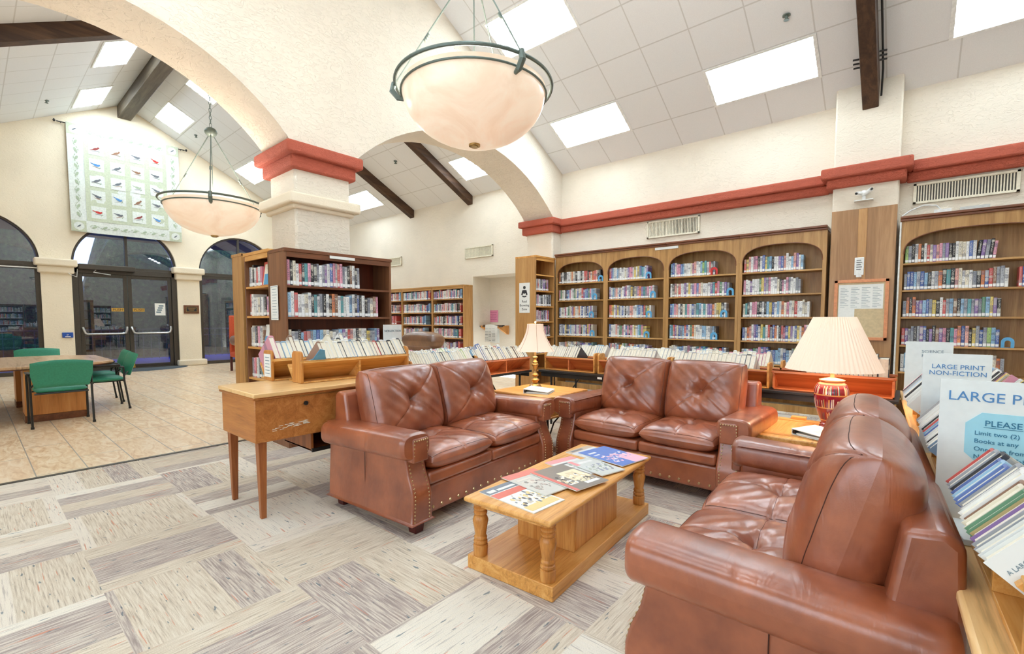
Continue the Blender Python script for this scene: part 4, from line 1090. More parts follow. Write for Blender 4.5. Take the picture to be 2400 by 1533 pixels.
def child_copy(kind, parent):
    if kind not in proto:
        mb_, m = (PG, M['page']) if kind == 'pages' else (LB, M['label'])
        me = bpy.data.meshes.new(kind); me.from_pydata(mb_.v, [], mb_.f); me.materials.append(m); proto[kind] = me
    o = bpy.data.objects.new(kind, proto[kind]); C.objects.link(o); o.parent = parent; return o
me = bpy.data.meshes.new('book'); me.from_pydata(UB.v, [], UB.f); me.materials.append(M['cover']); proto['book'] = me
book0 = None; n_books = 0
def place_book(mat, ck, label, group, lab=True):
    global book0, n_books
    if book0 is None:
        book0 = bpy.data.objects.new('book', proto['book']); o = book0
    else: o = book0.copy()
    C.objects.link(o); o.matrix_world = mat; n_books += 1
    j = rnd.uniform(-14, 14); o.color = rgb(*[max(0, min(255, c + j)) for c in PAL[ck]])
    tag(o, label, 'book', group)
    child_copy('pages', o)
    if lab: child_copy('spine_label', o)
class Stuff:
    def __init__(s): s.v = []; s.f = []; s.m = []; s.col = []; s.uv = []
    def add(s, mat, ck, lab=True):
        j = rnd.uniform(-14, 14); c = rgb(*[max(0, min(255, c + j)) for c in PAL[ck]])[:3] + (rnd.random(),)
        for mb_, mi in ((UB, 0), (PG, 1)) + (((LB, 2),) if lab else ()):
            o = len(s.v); s.v += [tuple(mat @ Vector(p)) for p in mb_.v]
            for f in mb_.f:
                s.f.append(tuple(i + o for i in f)); s.m.append(mi); s.uv += [(mb_.v[i][0], mb_.v[i][2]) for i in f]
            s.col += [c] * len(mb_.v)
    def build(s, label):
        me = bpy.data.meshes.new('books'); me.from_pydata(s.v, [], s.f)
        for k in ('cover_s', 'page', 'label'): me.materials.append(M[k])
        me.polygons.foreach_set('material_index', s.m)
        a = me.attributes.new('bcol', 'FLOAT_COLOR', 'POINT'); a.data.foreach_set('color', [q for c in s.col for q in c])
        u = me.uv_layers.new(name='uv'); u.data.foreach_set('uv', [q for c in s.uv for q in c]); me.update()
        o = bpy.data.objects.new('books', me); C.objects.link(o); tag(o, label, 'books'); o['kind'] = 'stuff'
stuff = Stuff()
def rand_cols(n, w='wwwwwwccceellbbkkuptrsgyo'): return ''.join(rnd.choice(w) for _ in range(n))
def shelf_row(x, y, z, rz, length, cols, depth=.16, hmin=.21, hmax=.245, place=None, group=None, avg=None, lean=0, start=1):
    """books from the left, spines at the line through (x, y), seen from the front; rz 0 faces -Y, 90 faces +X"""
    n = len(cols); th = length / n; s = 0
    B = Matrix.Translation((x, y, z)) @ Matrix.Rotation(R(rz), 4, 'Z')
    h = rnd.uniform(hmin, hmax)
    for i, ck in enumerate(cols):
        if rnd.random() < .55: h = rnd.uniform(hmin, hmax)
        w = th * rnd.uniform(.82, 1.12) if i < n - 1 else min(th, length - s)
        w = max(w, .010)
        ang = 0
        if lean and i >= n - lean: ang = R(5)
        mat = B @ Matrix.Translation((s, rnd.uniform(0, .012), .001)) @ (Matrix.Rotation(ang, 4, 'Y') if ang else Matrix.Identity(4)) @ Matrix.Diagonal((w * .97, depth * rnd.uniform(.9, 1), h, 1))
        s += w + (.0 if not ang else .002)
        if place: place_book(mat, ck, '%s book, %s from left on %s' % (CN[ck], ORD[i + start - 1], place), group)
        else: stuff.add(mat, ck)
    return s
C50, S50 = math.cos(R(52)), math.sin(R(52))
def trough_row(B, length, cols, place=None, group=None, w=.16, h=.22, a0=.0, z0=.175, big=()):
    """books tipped into a V trough; B: local frame (x along the trough, y to its back, z up)"""
    n = len(cols); th = length / n; s = 0
    for i, ck in enumerate(cols):
        t_ = th * rnd.uniform(.75, 1.2) if i < n - 1 else th
        if s + t_ > length: t_ = max(.012, length - s)
        ww, hh = w * rnd.uniform(.9, 1.05), h * rnd.uniform(.93, 1.06)
        if i in big: ww *= 1.35; hh *= 1.15
        k = rnd.uniform(-.004, .006)
        O = Vector((s + t_ * .97, a0 + k + C50 * ww + S50 * hh, z0 + S50 * ww - C50 * hh))
        mat = B @ Matrix(((-t_ * .97, 0, 0, O.x), (0, -C50 * ww, -S50 * hh, O.y), (0, -S50 * ww, C50 * hh, O.z), (0, 0, 0, 1)))
        s += t_
        if place: place_book(mat, ck, '%s book, %s from %s' % (CN[ck] + '-covered', ORD[i], place), group, False)
        else: stuff.add(mat, ck, False)
def trough(B, length, label, m='oak', mg='oak_y', divs=1, group='sloped wooden book troughs', ends=True, loc=None, hgt=.24):
    t = thing('book_trough', label, 'book trough', group=group); t.matrix_world = B
    q = MB(); y0 = -.005
    # front board slopes down to the back, back board rises
    p0 = Vector((y0, .165)); d1 = Vector((S50, -C50)); d2 = Vector((C50, S50)); v = p0 + d1 * .235; e = v + d2 * .14; k = .014
    q.prism([tuple(p0), tuple(v), tuple(v - d2 * k), tuple(p0 - d2 * k)], 'x', .02, length - .02); q.build('front_board', M[m], t, .002)
    q = MB(); q.prism([tuple(v), tuple(e), tuple(e + d1 * k), tuple(v + d1 * k)], 'x', .02, length - .02); q.build('back_board', M[m], t, .002)
    q = MB(); q.box(.0, length, -.005, .012, .152, .172); q.box(.02, length - .02, .0, .26, 0.0, .012); q.build('rail', M[mg], t, .003)
    for i in range(divs + 2):
        x = .02 + (length - .04) * i / (divs + 1)
        end = i in (0, divs + 1)
        q = MB(); w = .018
        if end and ends and (ends is True or i == 0):
            r = [(.0, 0), (.15, 0), (.15, hgt - .03), (.14, hgt - .008), (.12, hgt), (.03, hgt), (.01, hgt - .008), (.0, hgt - .03)]
            q.prism([(a + .0, b) for a, b in r], 'x', x - (.02 if i == 0 else 0), x + (0 if i == 0 else .02)); q.build('end_panel', M[mg if mg != 'oak_y' else 'oak_z'], t, .004)
        else:
            q.prism([(.0, .012), (.19, .012), (.17, .02), (0.0, .152)], 'x', x - w / 2, x + w / 2); q.build('divider', M[m], t, .002)
    return t
def bookend(x, y, z, rz, label, red=False, s=1.0):
    t = thing('bookend', label, 'bookend', (x, y, z), R(rz), 'metal bookends on the shelves')
    m = MB(); w, h = .06 * s, .135 * s; out = [(-w, 0), (w, 0)] + [(w * math.cos(a), h - w + w * math.sin(a)) for a in [math.pi * k / 10 for k in range(11)]]
    inn = [(w * .45 * math.cos(a), h * .5 + w * .45 * math.sin(a)) for a in [math.pi * k / 10 for k in range(11)]]
    o2 = [(-w, 0), (-w * .45, 0), (-w * .45, h * .5)] 
    ou = [(w * math.cos(a), h - w + w * math.sin(a)) for a in [math.pi * k / 10 for k in range(11)]]
    vs = [(p[0], 0, p[1]) for p in [(w, 0)] + ou + [(-w, 0)]] + [(p[0], 0, p[1]) for p in [(w * .45, 0)] + inn + [(-w * .45, 0)]]
    vs += [(a, .003, c) for a, b, c in vs]; n = 13; fs = []
    for i in range(n - 1): fs += [(i, i+1, n+i+1, n+i), (2*n+n+i, 2*n+n+i+1, 2*n+i+1, 2*n+i), (i, 2*n+i, 2*n+i+1, i+1), (n+i+1, 3*n+i+1, 3*n+i, n+i)]
    m.add(vs, fs); m.build('upright', M['bookend_red' if red else 'bookend'], t, smooth=None)
    MB().box(-w, w, 0, .1 * s, 0, .002).build('foot', M['bookend_red' if red else 'bookend'], t, smooth=None)

def arched_case(x0, x1, label, last=False):
    t = thing('bookcase', label, 'bookcase', (x0, 7.70, 0), group='arched bookcases along the back wall'); W = x1 - x0
    D = .33; st = .045; O, OZ = M['olivewood'], M['olivewood_z']
    for a in (0, W - .02): MB().box(a, a + .02, 0.01, D, 0, 2.56).build('side_panel', OZ, t, .002)
    MB().box(.02, W - .02, D - .02, D - .005, .08, 2.56).build('back_panel', OZ, t)
    for a in (0, W - st): MB().box(a, a + st, -.01, .012, .1, 2.2).build('stile', OZ, t, .004)
    n = 28; xs = [st + (W - 2 * st) * (.5 - .5 * math.cos(math.pi * i / n)) for i in range(n + 1)]
    def za(x): q = abs((x - W / 2) / (W / 2 - st)); return 2.17 + .27 * max(0, 1 - q ** 2.7) ** (1 / 2.7)
    m = MB(); ztop = 2.57
    m.box(0, st, -.01, .012, 2.2, ztop); m.box(W - st, W, -.01, .012, 2.2, ztop)
    for a, b in zip(xs, xs[1:]):
        m.quad((a, -.01, za(a)), (b, -.01, za(b)), (b, -.01, ztop), (a, -.01, ztop)); m.quad((a, .012, za(a)), (a, .012, ztop), (b, .012, ztop), (b, .012, za(b)))
        m.quad((a, -.01, za(a)), (a, .012, za(a)), (b, .012, za(b)), (b, -.01, za(b)))
    arch = m.build('arch_frame', OZ, t, smooth=40)
    m = MB(); m.tube([(x, -.012, za(x) - .004) for x in xs], .007, 6); m.build('arch_bead', M['walnut'], arch)
    m = MB(); m.box(-.0, W, -.04, D, 2.57, 2.60); m.box(0, W, -.06, D, 2.60, 2.63); m.build('crown_molding', M['walnut'], t, .006)
    for z in (2.05, 1.715, 1.375, 1.02, .68, .34):
        m = MB(); m.box(.02, W - .02, .0, D - .02, z - .022, z); m.build('shelf', O, t, .002)
    MB().box(0, W, -.005, .02, 0, .10).build('plinth', OZ, t)
    return t
BX = [-5.42, -4.30, -3.15, -2.01, -.90]
NM = ['leftmost of the four arched bookcases, beside the narrow case', 'second arched bookcase from the left', 'third arched bookcase from the left, behind the middle loveseat', 'arched bookcase directly left of the wood panel']
for i in range(4): arched_case(BX[i], BX[i + 1], NM[i])
arched_case(-.135, 1.32, 'right-hand arched bookcase beyond the wood panel, filled with bright spines')
tag(MB().box(-3.35, -2.95, 7.675, 7.69, 2.52, 2.56).build('shelf_sign', M['paper']), 'small white label strip on top of the arched bookcases', 'sign')
tag(MB().box(.42, .68, 8.03, 8.05, 2.69, 2.73).build('wall_plate', M['steel']), 'small grey plate on the wall over the right-hand bookcase', 'plate')
SH = (2.05, 1.715, 1.375, 1.02, .68)
fill = [[(1.03, 26, 'okwkkwwcocekwwkwrrkrcorskk'), (.90, 24, 0), (.83, 24, 0), (.85, 26, 0), (.84, 22, 0)],
        [(.84, 25, 0), (.93, 26, 0), (.86, 25, 0), (.82, 22, 0), (.85, 23, 0)],
        [(.78, 21, 'lbwppblwwwcpswwlvtwrke'), (1.04, 27, 0), (.95, 25, 0), (.80, 24, 0), (1.0, 26, 0)],
        [(.85, 25, 0), (.82, 25, 0), (.93, 27, 0), (1.0, 30, 0), (1.0, 30, 'wlwpugepbubbebllwblwevbgbwle')]]
for i in range(4):
    for j, (ln, n, cols) in enumerate(fill[i]):
        cols = cols or rand_cols(n, 'wwwwwwwcceellbbbkkuuptrpsgyo')
        ln *= .95; shelf_row(BX[i] + .055, 7.735, SH[j], 0, ln, cols, hmin=.20, hmax=.235 if i < 3 else .25)
        if j < 4 and i < 3: bookend(BX[i] + .055 + ln - .03, 7.715, SH[j], 0, '%s bookend at the end of the %s shelf in the %s' % ('red' if (i, j) == (2, 0) else 'blue', ORD[j] if j else 'top', ['leftmost arched bookcase', 'second arched bookcase', 'third arched bookcase'][i]), (i, j) == (2, 0), .9)
GR = 'books in the right-hand arched bookcase'
RC = [(.80, 'vekwokwrcuspeukkwccwbwkuekplekwew'), (.955, 'ebbleblkweoktkscwcwekobrneewubonpbl'), (.885, 'eokouulbeykwrelnkleteueglyukteplt'), (.90, 'rueekeubkuknupktpobskyebevlbcn')]
RN = ['top shelf', 'second shelf', 'third shelf', 'fourth shelf']
for j, (ln, cols) in enumerate(RC):
    cols = cols[:28 if j else 27]
    shelf_row(-.075, 7.735, SH[j], 0, ln, cols, hmin=.20, hmax=.25 if j else .235, place='%s of right-hand arched bookcase' % RN[j], group=GR, lean=5 if j == 0 else 0)
shelf_row(-.075, 7.735, SH[4], 0, .95, rand_cols(28)); shelf_row(.92, 7.735, SH[1], 0, .2, 'rbwkle')
bookend(.86, 7.715, SH[3], 0, 'blue bookend on the fourth shelf of the right-hand arched bookcase', False, .9)

# wood panel with noticeboard on the pilaster
t = thing('wood_panel', 'tall mottled wood panel covering the pilaster between the bookcases', 'panel', (-.515, 7.72, 0))
MB().box(-.345, .345, -.02, .07, .02, 2.80).build('panel', M['panel_wood'], t, .003)
MB().box(-.05, .045, -.03, -.018, 1.86, 2.79).build('center_strip', M['tan_wood'], t, .002)
t = thing('thermometer', 'small white thermometer strip on the wood panel above the noticeboard', 'thermometer', (-.535, 7.685, 2.03))
MB().box(-.05, .05, -.012, .002, -.10, .13).build('case', M['white'], t, .006)
MB().box(-.03, .03, -.016, -.01, -.13, -.1).build('bulb', M['white'], t, .004)
m = MB()
for k in range(5): m.box(-.03, .02 + .01 * (k % 2), -.014, -.0115, .09 - .03 * k, .098 - .03 * k)
m.build('print', M['dark_ink'], t)
t = thing('noticeboard', 'noticeboard with a salmon wood frame on the panel behind the pleated lamp', 'noticeboard', (-.505, 7.69, 1.47))
MB().box(-.27, .27, -.012, .005, -.375, .375).build('board', M['cork'], t)
m = MB()
for a in ((-.29, .29, -.40, -.36), (-.29, .29, .36, .40), (-.29, -.25, -.4, .4), (.25, .29, -.4, .4)): m.box(a[0], a[1], -.028, .004, a[2], a[3])
m.build('frame', M['board_frame'], t, .004)
t = thing('posted_sheets', 'white printed sheets pinned to the upper half of the noticeboard', 'notice', (-.505, 7.674, 1.64))
m = MB(); m.box(-.24, .235, 0, .002, -.155, .165); m.box(-.24, -.06, -.001, .002, -.28, -.14); m.build('sheet', M['paper'], t)
m = MB()
for c in range(4):
    for k in range(13): m.box(-.22 + .115 * c, -.22 + .115 * c + .05 + .02 * ((k * 7 + c) % 3), -.0015, 0, .12 - .021 * k, .124 - .021 * k)
m.build('print', M['grey_ink'], t)
mb = MB(); mb.tube([(-.13, 7.68, .3), (-.13, 7.68, 2.55), (-.12, 7.8, 2.66), (-.05, 7.95, 2.74), (.08, 8.0, 2.80), (.2, 8.0, 2.78), (.25, 8.02, 2.72)], .009); mb.box(.18, .34, 7.96, 8.05, 2.66, 2.72)
tag(mb.build('power_cable', M['white']), 'white cable looping from a wall socket down beside the right-hand bookcase', 'cable')

# narrow bookcase beside the alcove, opening to +X
def plain_case(name, label, loc, rz, W, D, Hh, shelves, ms, mb_, mback, bays=(0, 1), group=None, th=.028, base=.08):
    t = thing(name, label, 'bookcase', loc, R(rz), group)
    for a in (0, W - th): MB().box(a, a + th, 0, D, 0, Hh).build('side_panel', M[ms], t, .003)
    MB().box(th, W - th, D - .015, D - .003, .05, Hh - .01).build('back_panel', M[mback], t)
    MB().box(-.005, W + .005, -.012, D, Hh - .03, Hh + .005).build('top', M[mb_], t, .003)
    MB().box(th, W - th, -.002, .02, Hh - .085, Hh - .03).build('header', M[mb_], t, .002)
    for z in shelves: MB().box(th, W - th, .004, D - .015, z - .024, z).build('shelf', M[mb_], t, .002)
    MB().box(th, W - th, .01, .03, 0, base).build('plinth', M[mb_], t)
    return t
plain_case('bookcase', 'tall narrow golden bookcase with a reading-zone poster on its side', (-5.46, 7.08, 0), 90, .64, .5, 2.56, (2.21, 1.90, 1.60, 1.30, 1.0, .68, .36), 'tan_wood', 'oak', 'tan_wood')
for j, z in enumerate((1.90, 1.60, 1.30, 1.0, .68)): shelf_row(-5.49, 7.125, z, 90, (.42, .52, .46, .5, .5)[j], rand_cols((12, 15, 13, 14, 14)[j], 'wwweekpru'), hmin=.2, hmax=.23)
t = thing('wall_poster', 'white Reading Zone poster with a small figure on the narrow bookcase side', 'poster', (-5.72, 7.072, 1.76))
MB().box(-.13, .13, -.003, .004, -.29, .29).build('sheet', M['paper'], t)
m = MB(); m.lathe([(.001, 0), (.03, .001)], 0, 0, 0, 16)
m = MB(); m.M = Matrix.Translation((0, -.0045, .2)) @ Matrix.Rotation(R(90), 4, 'X'); m.prism([(.032 * math.cos(q), .032 * math.sin(q)) for q in [2*math.pi*k/16 for k in range(16)]], 'z', 0, .001)
m.prism([(-.08, -.14), (-.05, -.05), (0, -.045), (.05, -.05), (.08, -.14), (.045, -.15), (.035, -.11), (0, -.12), (-.035, -.11), (-.045, -.15)], 'z', 0, .001)
m.prism([(-.05, -.155), (0, -.165), (.05, -.155), (.05, -.18), (0, -.19), (-.05, -.18)], 'z', 0, .001); m.build('figure', M['dark_ink'], t)
for k, s in enumerate(('Read', 'Browsing', 'Zone')): text_mesh(s, .062, M['dark_ink'], t, (0, -.0045, -.07 - .075 * k), RF)

# far bookcases
FX = [(-9.31, -8.14), (-10.58, -9.31), (-11.85, -10.58)]
FL = ['far bookcase whose tan end panel stands beside the alcove', 'middle far bookcase behind the brown recliner', 'far bookcase just right of the dark bookcase']
for k, (a, b) in enumerate(FX):
    plain_case('bookcase', FL[k], (a, 7.75, 0), 0, b - a, .31, 2.17, (1.848, 1.515, 1.20, .885, .56, .24), 'olivewood_z' if k else 'tan_wood', 'olivewood', 'walnut_z', group='wall bookcases in the entrance hall')
    for j, z in enumerate((1.848, 1.515, 1.20, .885, .56)):
        f = [.97, .93, .95, .93, .9] if k == 0 else [.96, .95, .8, .75, .8]
        ln = (b - a - .08) * f[j]; shelf_row(a + .04, 7.775, z, 0, ln - .1, rand_cols(24, 'wwwwceelpprrbktsu'), hmin=.19, hmax=.235); shelf_row(a + .04 + ln - .1, 7.775, z, 0, .09, rnd.choice(('rr', 'bl', 'kr')), hmin=.22, hmax=.24)

# the dark island of bookcases round the pillar
plain_case('bookcase', 'dark walnut bookcase in front of the plastered pillar, facing the loveseats', (-4.88, 2.13, 0), 90, 1.29, .37, 2.075, (1.70, 1.372, .985, .64, .3), 'walnut_z', 'walnut', 'caseback', th=.026)
GD = 'books in the dark bookcase at the pillar'
DC = [(.86, 'pkcwrktpkkeweuwbpwrpewknwkeklw'[:27]), (1.10, 'lwrwwcwktwekwkonwtwwlwkbkwkecnpwsrnt'[:31]), (1.12, 'cweklrrelblcwcweluwrswkcwwyeelul'[:31])]
for j, (ln, cols) in enumerate(DC):
    shelf_row(-4.90, 2.165, (1.70, 1.372, .985)[j], 90, ln, cols, hmin=.22, hmax=.27, place='%s shelf of dark bookcase facing loveseats' % ('top', 'second', 'third')[j], group=GD, lean=0)
shelf_row(-4.90, 2.165, .64, 90, 1.1, rand_cols(28))
tag(MB().box(-4.872, -4.862, 2.62, 2.92, 2.015, 2.045).build('shelf_sign', M['paper']), 'narrow white label strip on the top rail of the dark bookcase', 'sign')
t = plain_case('bookcase', 'bookcase end unit left of the dark panel, its shelves facing the camera', (-5.93, 2.13, 0), 0, .675, .32, 2.10, (1.72, 1.385, 1.03, .67, .3), 'walnut_z', 'oak', 'caseback', th=.026)
for j, cols in enumerate(('ewkwrwp', 'rwwwcewekpu', 'wwcekpwwn', 'eprwktcwnrwl')):
    z = (1.72, 1.385, 1.03, .67)[j]
    if j == 3: cols = cols[:8]
    shelf_row(-5.90, 2.165, z, 0, (.36, .6, .40, .42)[j], cols, hmin=.21, hmax=.255, place='%s shelf of case left of dark panel' % ('top', 'second', 'third', 'fourth')[j], group='books in the end case by the pillar')
def cover_book(name, x, y, z, rz, w, h, mm, label):
    t = thing('display_book', label, 'book', (x, y, z), R(rz)); t.rotation_euler = (R(-8), 0, R(rz))
    MB().box(-w/2, w/2, 0, .02, 0, h).build('cover', mm, t, .002); MB().box(-w/2 + .004, w/2 - .003, .003, .017, .003, h + .0005).build('pages', M['page'], t)
    return t
b = cover_book('', -5.42, 2.165, 1.72, 0, .24, .27, plain('red_white_cover', rgb(214, 92, 76), .4), 'face-out book with red border and blue arch on top shelf beside dark panel')
m = MB(); m.box(-.08, .12, -.002, 0, .01, .24); m.build('cover_panel', M['page'], b)
m = MB(); m.box(-.06, .12, -.0035, -.001, .01, .13); m.build('cover_picture', M['bookend'], b); text_mesh('AI', .05, M['teal_ink'], b, (.02, -.004, .2), RF)
b = cover_book('', -5.43, 2.165, 1.03, 0, .22, .26, M['paper'], 'book shown face out with a man on its cover, third shelf beside the dark panel')
m = MB(); m.M = Matrix.Translation((.05, -.002, .17)) @ Matrix.Rotation(R(90), 4, 'X'); m.prism([(.04 * math.cos(q), .058 * math.sin(q)) for q in [2*math.pi*k/20 for k in range(20)]], 'z', 0, .001); m.build('portrait', plain('portrait_skin', rgb(200, 140, 108), .5), b)
b = cover_book('', -5.42, 2.165, .67, 0, .22, .25, M['paper'], 'white book lettered THE SE shown face out on the lowest visible end shelf')
text_mesh('THE\nSE', .07, M['dark_ink'], b, (0, -.002, .16), RF)
bookend(-5.38, 2.14, 1.03, 0, 'blue bookend in front of the face-out book with a man on it', False, 1.0)
# tan end of the case behind
plain_case('bookcase', 'tan-ended bookcase behind the pillar, its plain side panel at the left', (-6.31, 3.45, 0), -90, 1.32, .3, 2.12, (1.7, 1.35, 1.0, .64, .3), 'tan_wood', 'tan_wood', 'tan_wood', th=.1)
t = thing('posted_list', 'long printed list taped to the dark side panel of the bookcase', 'notice', (-5.09, 2.118, 1.53))
MB().box(-.10, .075, -.003, 0.0, -.19, .17).build('sheet', M['paper'], t)
m = MB(); m.box(-.085, .06, -.0045, -.002, .155, .16); m.box(-.085, .06, -.0045, -.002, -.18, -.175)
for k in range(10): m.box(-.06, .03 + .01 * (k % 3), -.0045, -.002, .13 - .03 * k, .134 - .03 * k)
m.build('print', M['grey_ink'], t)
MB_ = MB(); MB_.box(-5.255, -4.882, 2.118, 2.131, 0, 2.08)

# ---------------------------------------------------------------- troughs on the desk
def frame(x, y, z, rz): return Matrix.Translation((x, y, z)) @ Matrix.Rotation(R(rz), 4, 'Z')
B1 = frame(-3.43, 1.60, .867, 90); B2 = frame(-3.75, 1.52, .867, 90)
trough(B1, .98, 'front wooden book trough on the worn desk'); trough(B2, .98, 'rear wooden book trough on the worn desk, with a taped paper on its end')
GT = 'books in the desk troughs'
trough_row(B1 @ Matrix.Translation((.17, 0, 0)), .80, 'ncwcwkwwlwkwwkrkwwkwwkc', 'the left in the front desk trough', GT, w=.165, big=(3,))
trough_row(B2 @ Matrix.Translation((.03, 0, 0)), .93, 'pelwnwklwwwwceckwweckw', 'the left in the rear desk trough', GT, w=.17, big=(0, 4, 16))
t = thing('bookend', 'blue bookend leaning in the front desk trough', 'bookend', group='metal bookends on the shelves'); t.matrix_world = B1 @ Matrix.Translation((.14, .02, .14)) @ Matrix.Rotation(R(35), 4, 'X')
m = MB(); m.prism([(-.10, 0), (.05, 0), (.05, .05), (.02, .13), (-.02, .14), (-.05, .05), (-.10, .03)], 'y', 0, .004); m.build('upright', M['bookend'], t)
t = thing('posted_paper', 'white paper taped on the end of the rear desk trough', 'notice'); t.matrix_world = B2 @ Matrix.Translation((-.001, .07, .12))
MB().box(-.003, .0, -.06, .06, -.09, .09).build('sheet', M['paper'], t)
m = MB()
for k in range(6): m.box(-.0045, -.002, -.04, .035, .06 - .025 * k, .065 - .025 * k)
m.build('print', M['grey_ink'], t)
t = thing('nonfiction_sign', 'pale sign reading NON-FICTION at the right end of the desk troughs', 'sign', (-3.70, 2.60, .867))
MB().box(-.004, .004, -.10, .10, 0, .43).build('card', M['card'], t)
text_mesh('NON-FICTION', .028, M['grey_ink'], t, (.005, 0, .37), RX)

# ---------------------------------------------------------------- folding tables
def folding_table(label, x0, x1, y0, y1, z, along='x'):
    t = thing('folding_table', label, 'table', ((x0+x1)/2, (y0+y1)/2, 0), group='black folding tables')
    a, b = (x1-x0)/2, (y1-y0)/2
    MB().box(-a, a, -b, b, z - .028, z).build('top', M['black'], t, .005)
    m = MB(); m.box(-a + .03, a - .03, -b + .02, -b + .04, z - .08, z - .028); m.box(-a + .03, a - .03, b - .04, b - .02, z - .08, z - .028); m.build('skirt_rail', M['black'], t)
    for s in (-1, 1):
        m = MB(); q = (s * (a - .15), 0) if along == 'x' else (0, s * (b - .15))
        d = (0, b - .08) if along == 'x' else (a - .08, 0)
        p1 = (q[0] - d[0], q[1] - d[1]); p2 = (q[0] + d[0], q[1] + d[1])
        m.tube([(p1[0], p1[1], z - .03), (p1[0], p1[1], .0)], .014); m.tube([(p2[0], p2[1], z - .03), (p2[0], p2[1], .0)], .014); m.tube([(p1[0], p1[1], .25), (p2[0], p2[1], .25)], .01)
        e = (q[0] - s * .3, q[1]) if along == 'x' else (q[0], q[1] - s * .3)
        m.tube([(q[0], q[1], .25), (e[0], e[1], z - .03)], .009); m.build('leg', M['black'], t)
folding_table('black folding table behind the left loveseat carrying book troughs', -4.42, -3.66, 2.75, 4.68, .70, 'y')
folding_table('long black folding table behind the middle loveseat carrying book troughs', -3.62, -1.72, 4.76, 5.5, .70)
folding_table('black folding table behind the ceramic lamp carrying a book trough', -1.68, -.04, 4.76, 5.5, .70)
B3 = frame(-3.66, 2.78, .701, 90); B4 = frame(-3.98, 2.78, .701, 90)
trough(B3, .92, 'front trough on the table behind the left loveseat, near half', 'redwood_y', 'oak_y'); trough(frame(-3.66, 3.72, .701, 90), .93, 'reddish trough near the brass lamp, on the left folding table', 'redwood_y', 'redwood_y', ends=False)
trough(B4, 1.85, 'rear trough on the table behind the left loveseat', 'redwood_y', 'oak_y', 3)
trough_row(B3 @ Matrix.Translation((.0, 0, 0)), .88, 'ewcccwwwwwwelwwkwcelwwwcwvwww', None, None, w=.17)
trough_row(B3 @ Matrix.Translation((.90, 0, 0)), .93, 'lwwwbbwwkwckwcebccwkwcknwckwb', None, None, w=.165, big=(4, 5))
trough_row(B4 @ Matrix.Translation((.0, 0, 0)), 1.75, 'wcvwwkwcpwwwwcwwwpwwvwlwcwwwcwwwkwcwwcwwncwcrwwc', None, None, w=.17)
for (a, ln, nb, lb, dv, tr) in ((-3.58, .74, 15, 'left', 1, 1), (-2.80, .86, 15, 'middle', 1, 1), (-1.92, .94, 19, 'right', 1, 1)):
    B = frame(a, 4.84, .701, 0); trough(B, ln, '%s trough on the front edge of the folding table behind the middle loveseat' % lb, 'redwood', 'oak', dv)
    off = {'left': .0, 'middle': .12, 'right': .03}[lb]; n_ = {'left': .50, 'middle': .60, 'right': .80}[lb]
    trough_row(B @ Matrix.Translation((off, 0, 0)), n_, rand_cols(nb, 'wwwwwwkcc'), w=.165, h=.21)
    B = frame(a + .05, 5.17, .701, 0); trough(B, ln, '%s trough on the rear edge of the folding table behind the middle loveseat' % lb, 'redwood', 'oak', dv)
    trough_row(B @ Matrix.Translation((.03, 0, 0)), ln * .85, rand_cols(nb + 3, 'wwwwwccklp'), w=.17, h=.22)
B = frame(-.96, 4.84, .701, 0); trough(B, .9, 'reddish trough behind the ceramic lamp with upright pale books', 'redwood', 'redwood', 0, ends=False)
trough(frame(-.96, 5.17, .701, 0), .9, 'rear trough behind the ceramic lamp', 'redwood', 'redwood', 0, ends=False)
# upright books with the fore-edge outward
s = 0
for k in range(17):
    w = rnd.uniform(.026, .04) if k < 16 else .075; h = rnd.uniform(.19, .24); O = frame(-.69 + s + w, 5.05, .83, 180)
    stuff.add(O @ Matrix.Diagonal((w * .96, .165, h, 1)), rnd.choice('wkwnb'), False); s += w
t = thing('table_label', 'tiny white label on the edge of the long folding table', 'label', (-2.72, 4.757, .66)); MB().box(-.03, .03, -.003, .0, -.012, .012).build('tag', M['paper'], t)
mb = MB()
for k in range(7): mb.box(-3.95 + .0 * k, -3.8, 3.2 + .1 * k, 3.28 + .1 * k, 0.01, .2 + .03 * (k % 3))

# ---------------------------------------------------------------- display table at the right
G = Matrix.Translation((.123, 1.2, 0)) @ Matrix.Rotation(R(2.3), 4, 'Z')
def gthing(name, label, cat, a, t_, z, rz=0, group=None):
    o = thing(name, label, cat, group=group); o.matrix_world = G @ frame(a, t_, z, rz); return o
t = gthing('display_table', 'long oak display table along the right edge carrying large-print books', 'table', 0, 0, 0)
MB().box(0, .85, -.75, 4.3, .668, .70).build('top', M['maple'], t, .01, seg=3)
MB().box(.05, .80, -.70, 4.25, .60, .668).build('apron', M['tan_wood'], t)
for a, b in ((.06, -.68), (.74, -.68), (.06, 1.8), (.74, 1.8), (.06, 4.18), (.74, 4.18)): MB().box(a, a + .05, b, b + .05, 0, .6).build('leg', M['tan_wood'], t, .003)
GL = 'large-print books on the right-hand display table'
def rtrough(a, t0, ln, label, cols, place, big=(), nd=1, ends='first'):
    B = G @ frame(a + .05, t0 + ln, .701, -90)      # front faces -X: x runs toward the camera
    tt = trough(B, ln, label, 'oak', 'oak', nd, ends=ends)
    if cols: trough_row(B @ Matrix.Translation((.03, 0, 0)), ln - .06, cols, place, GL, w=.155, h=.225, a0=-.06, z0=.178, big=big)
rtrough(.01, .02, .64, 'near trough of large-print books at the lower right edge', 'rekblbewwncgyuewk', 'the far end of the nearest trough', nd=1)
rtrough(-.005, .98, .72, 'trough of books between the two LARGE PRINT signs', 'wwwwwkrlbwwkwl', 'the far end of the trough between LARGE PRINT signs')
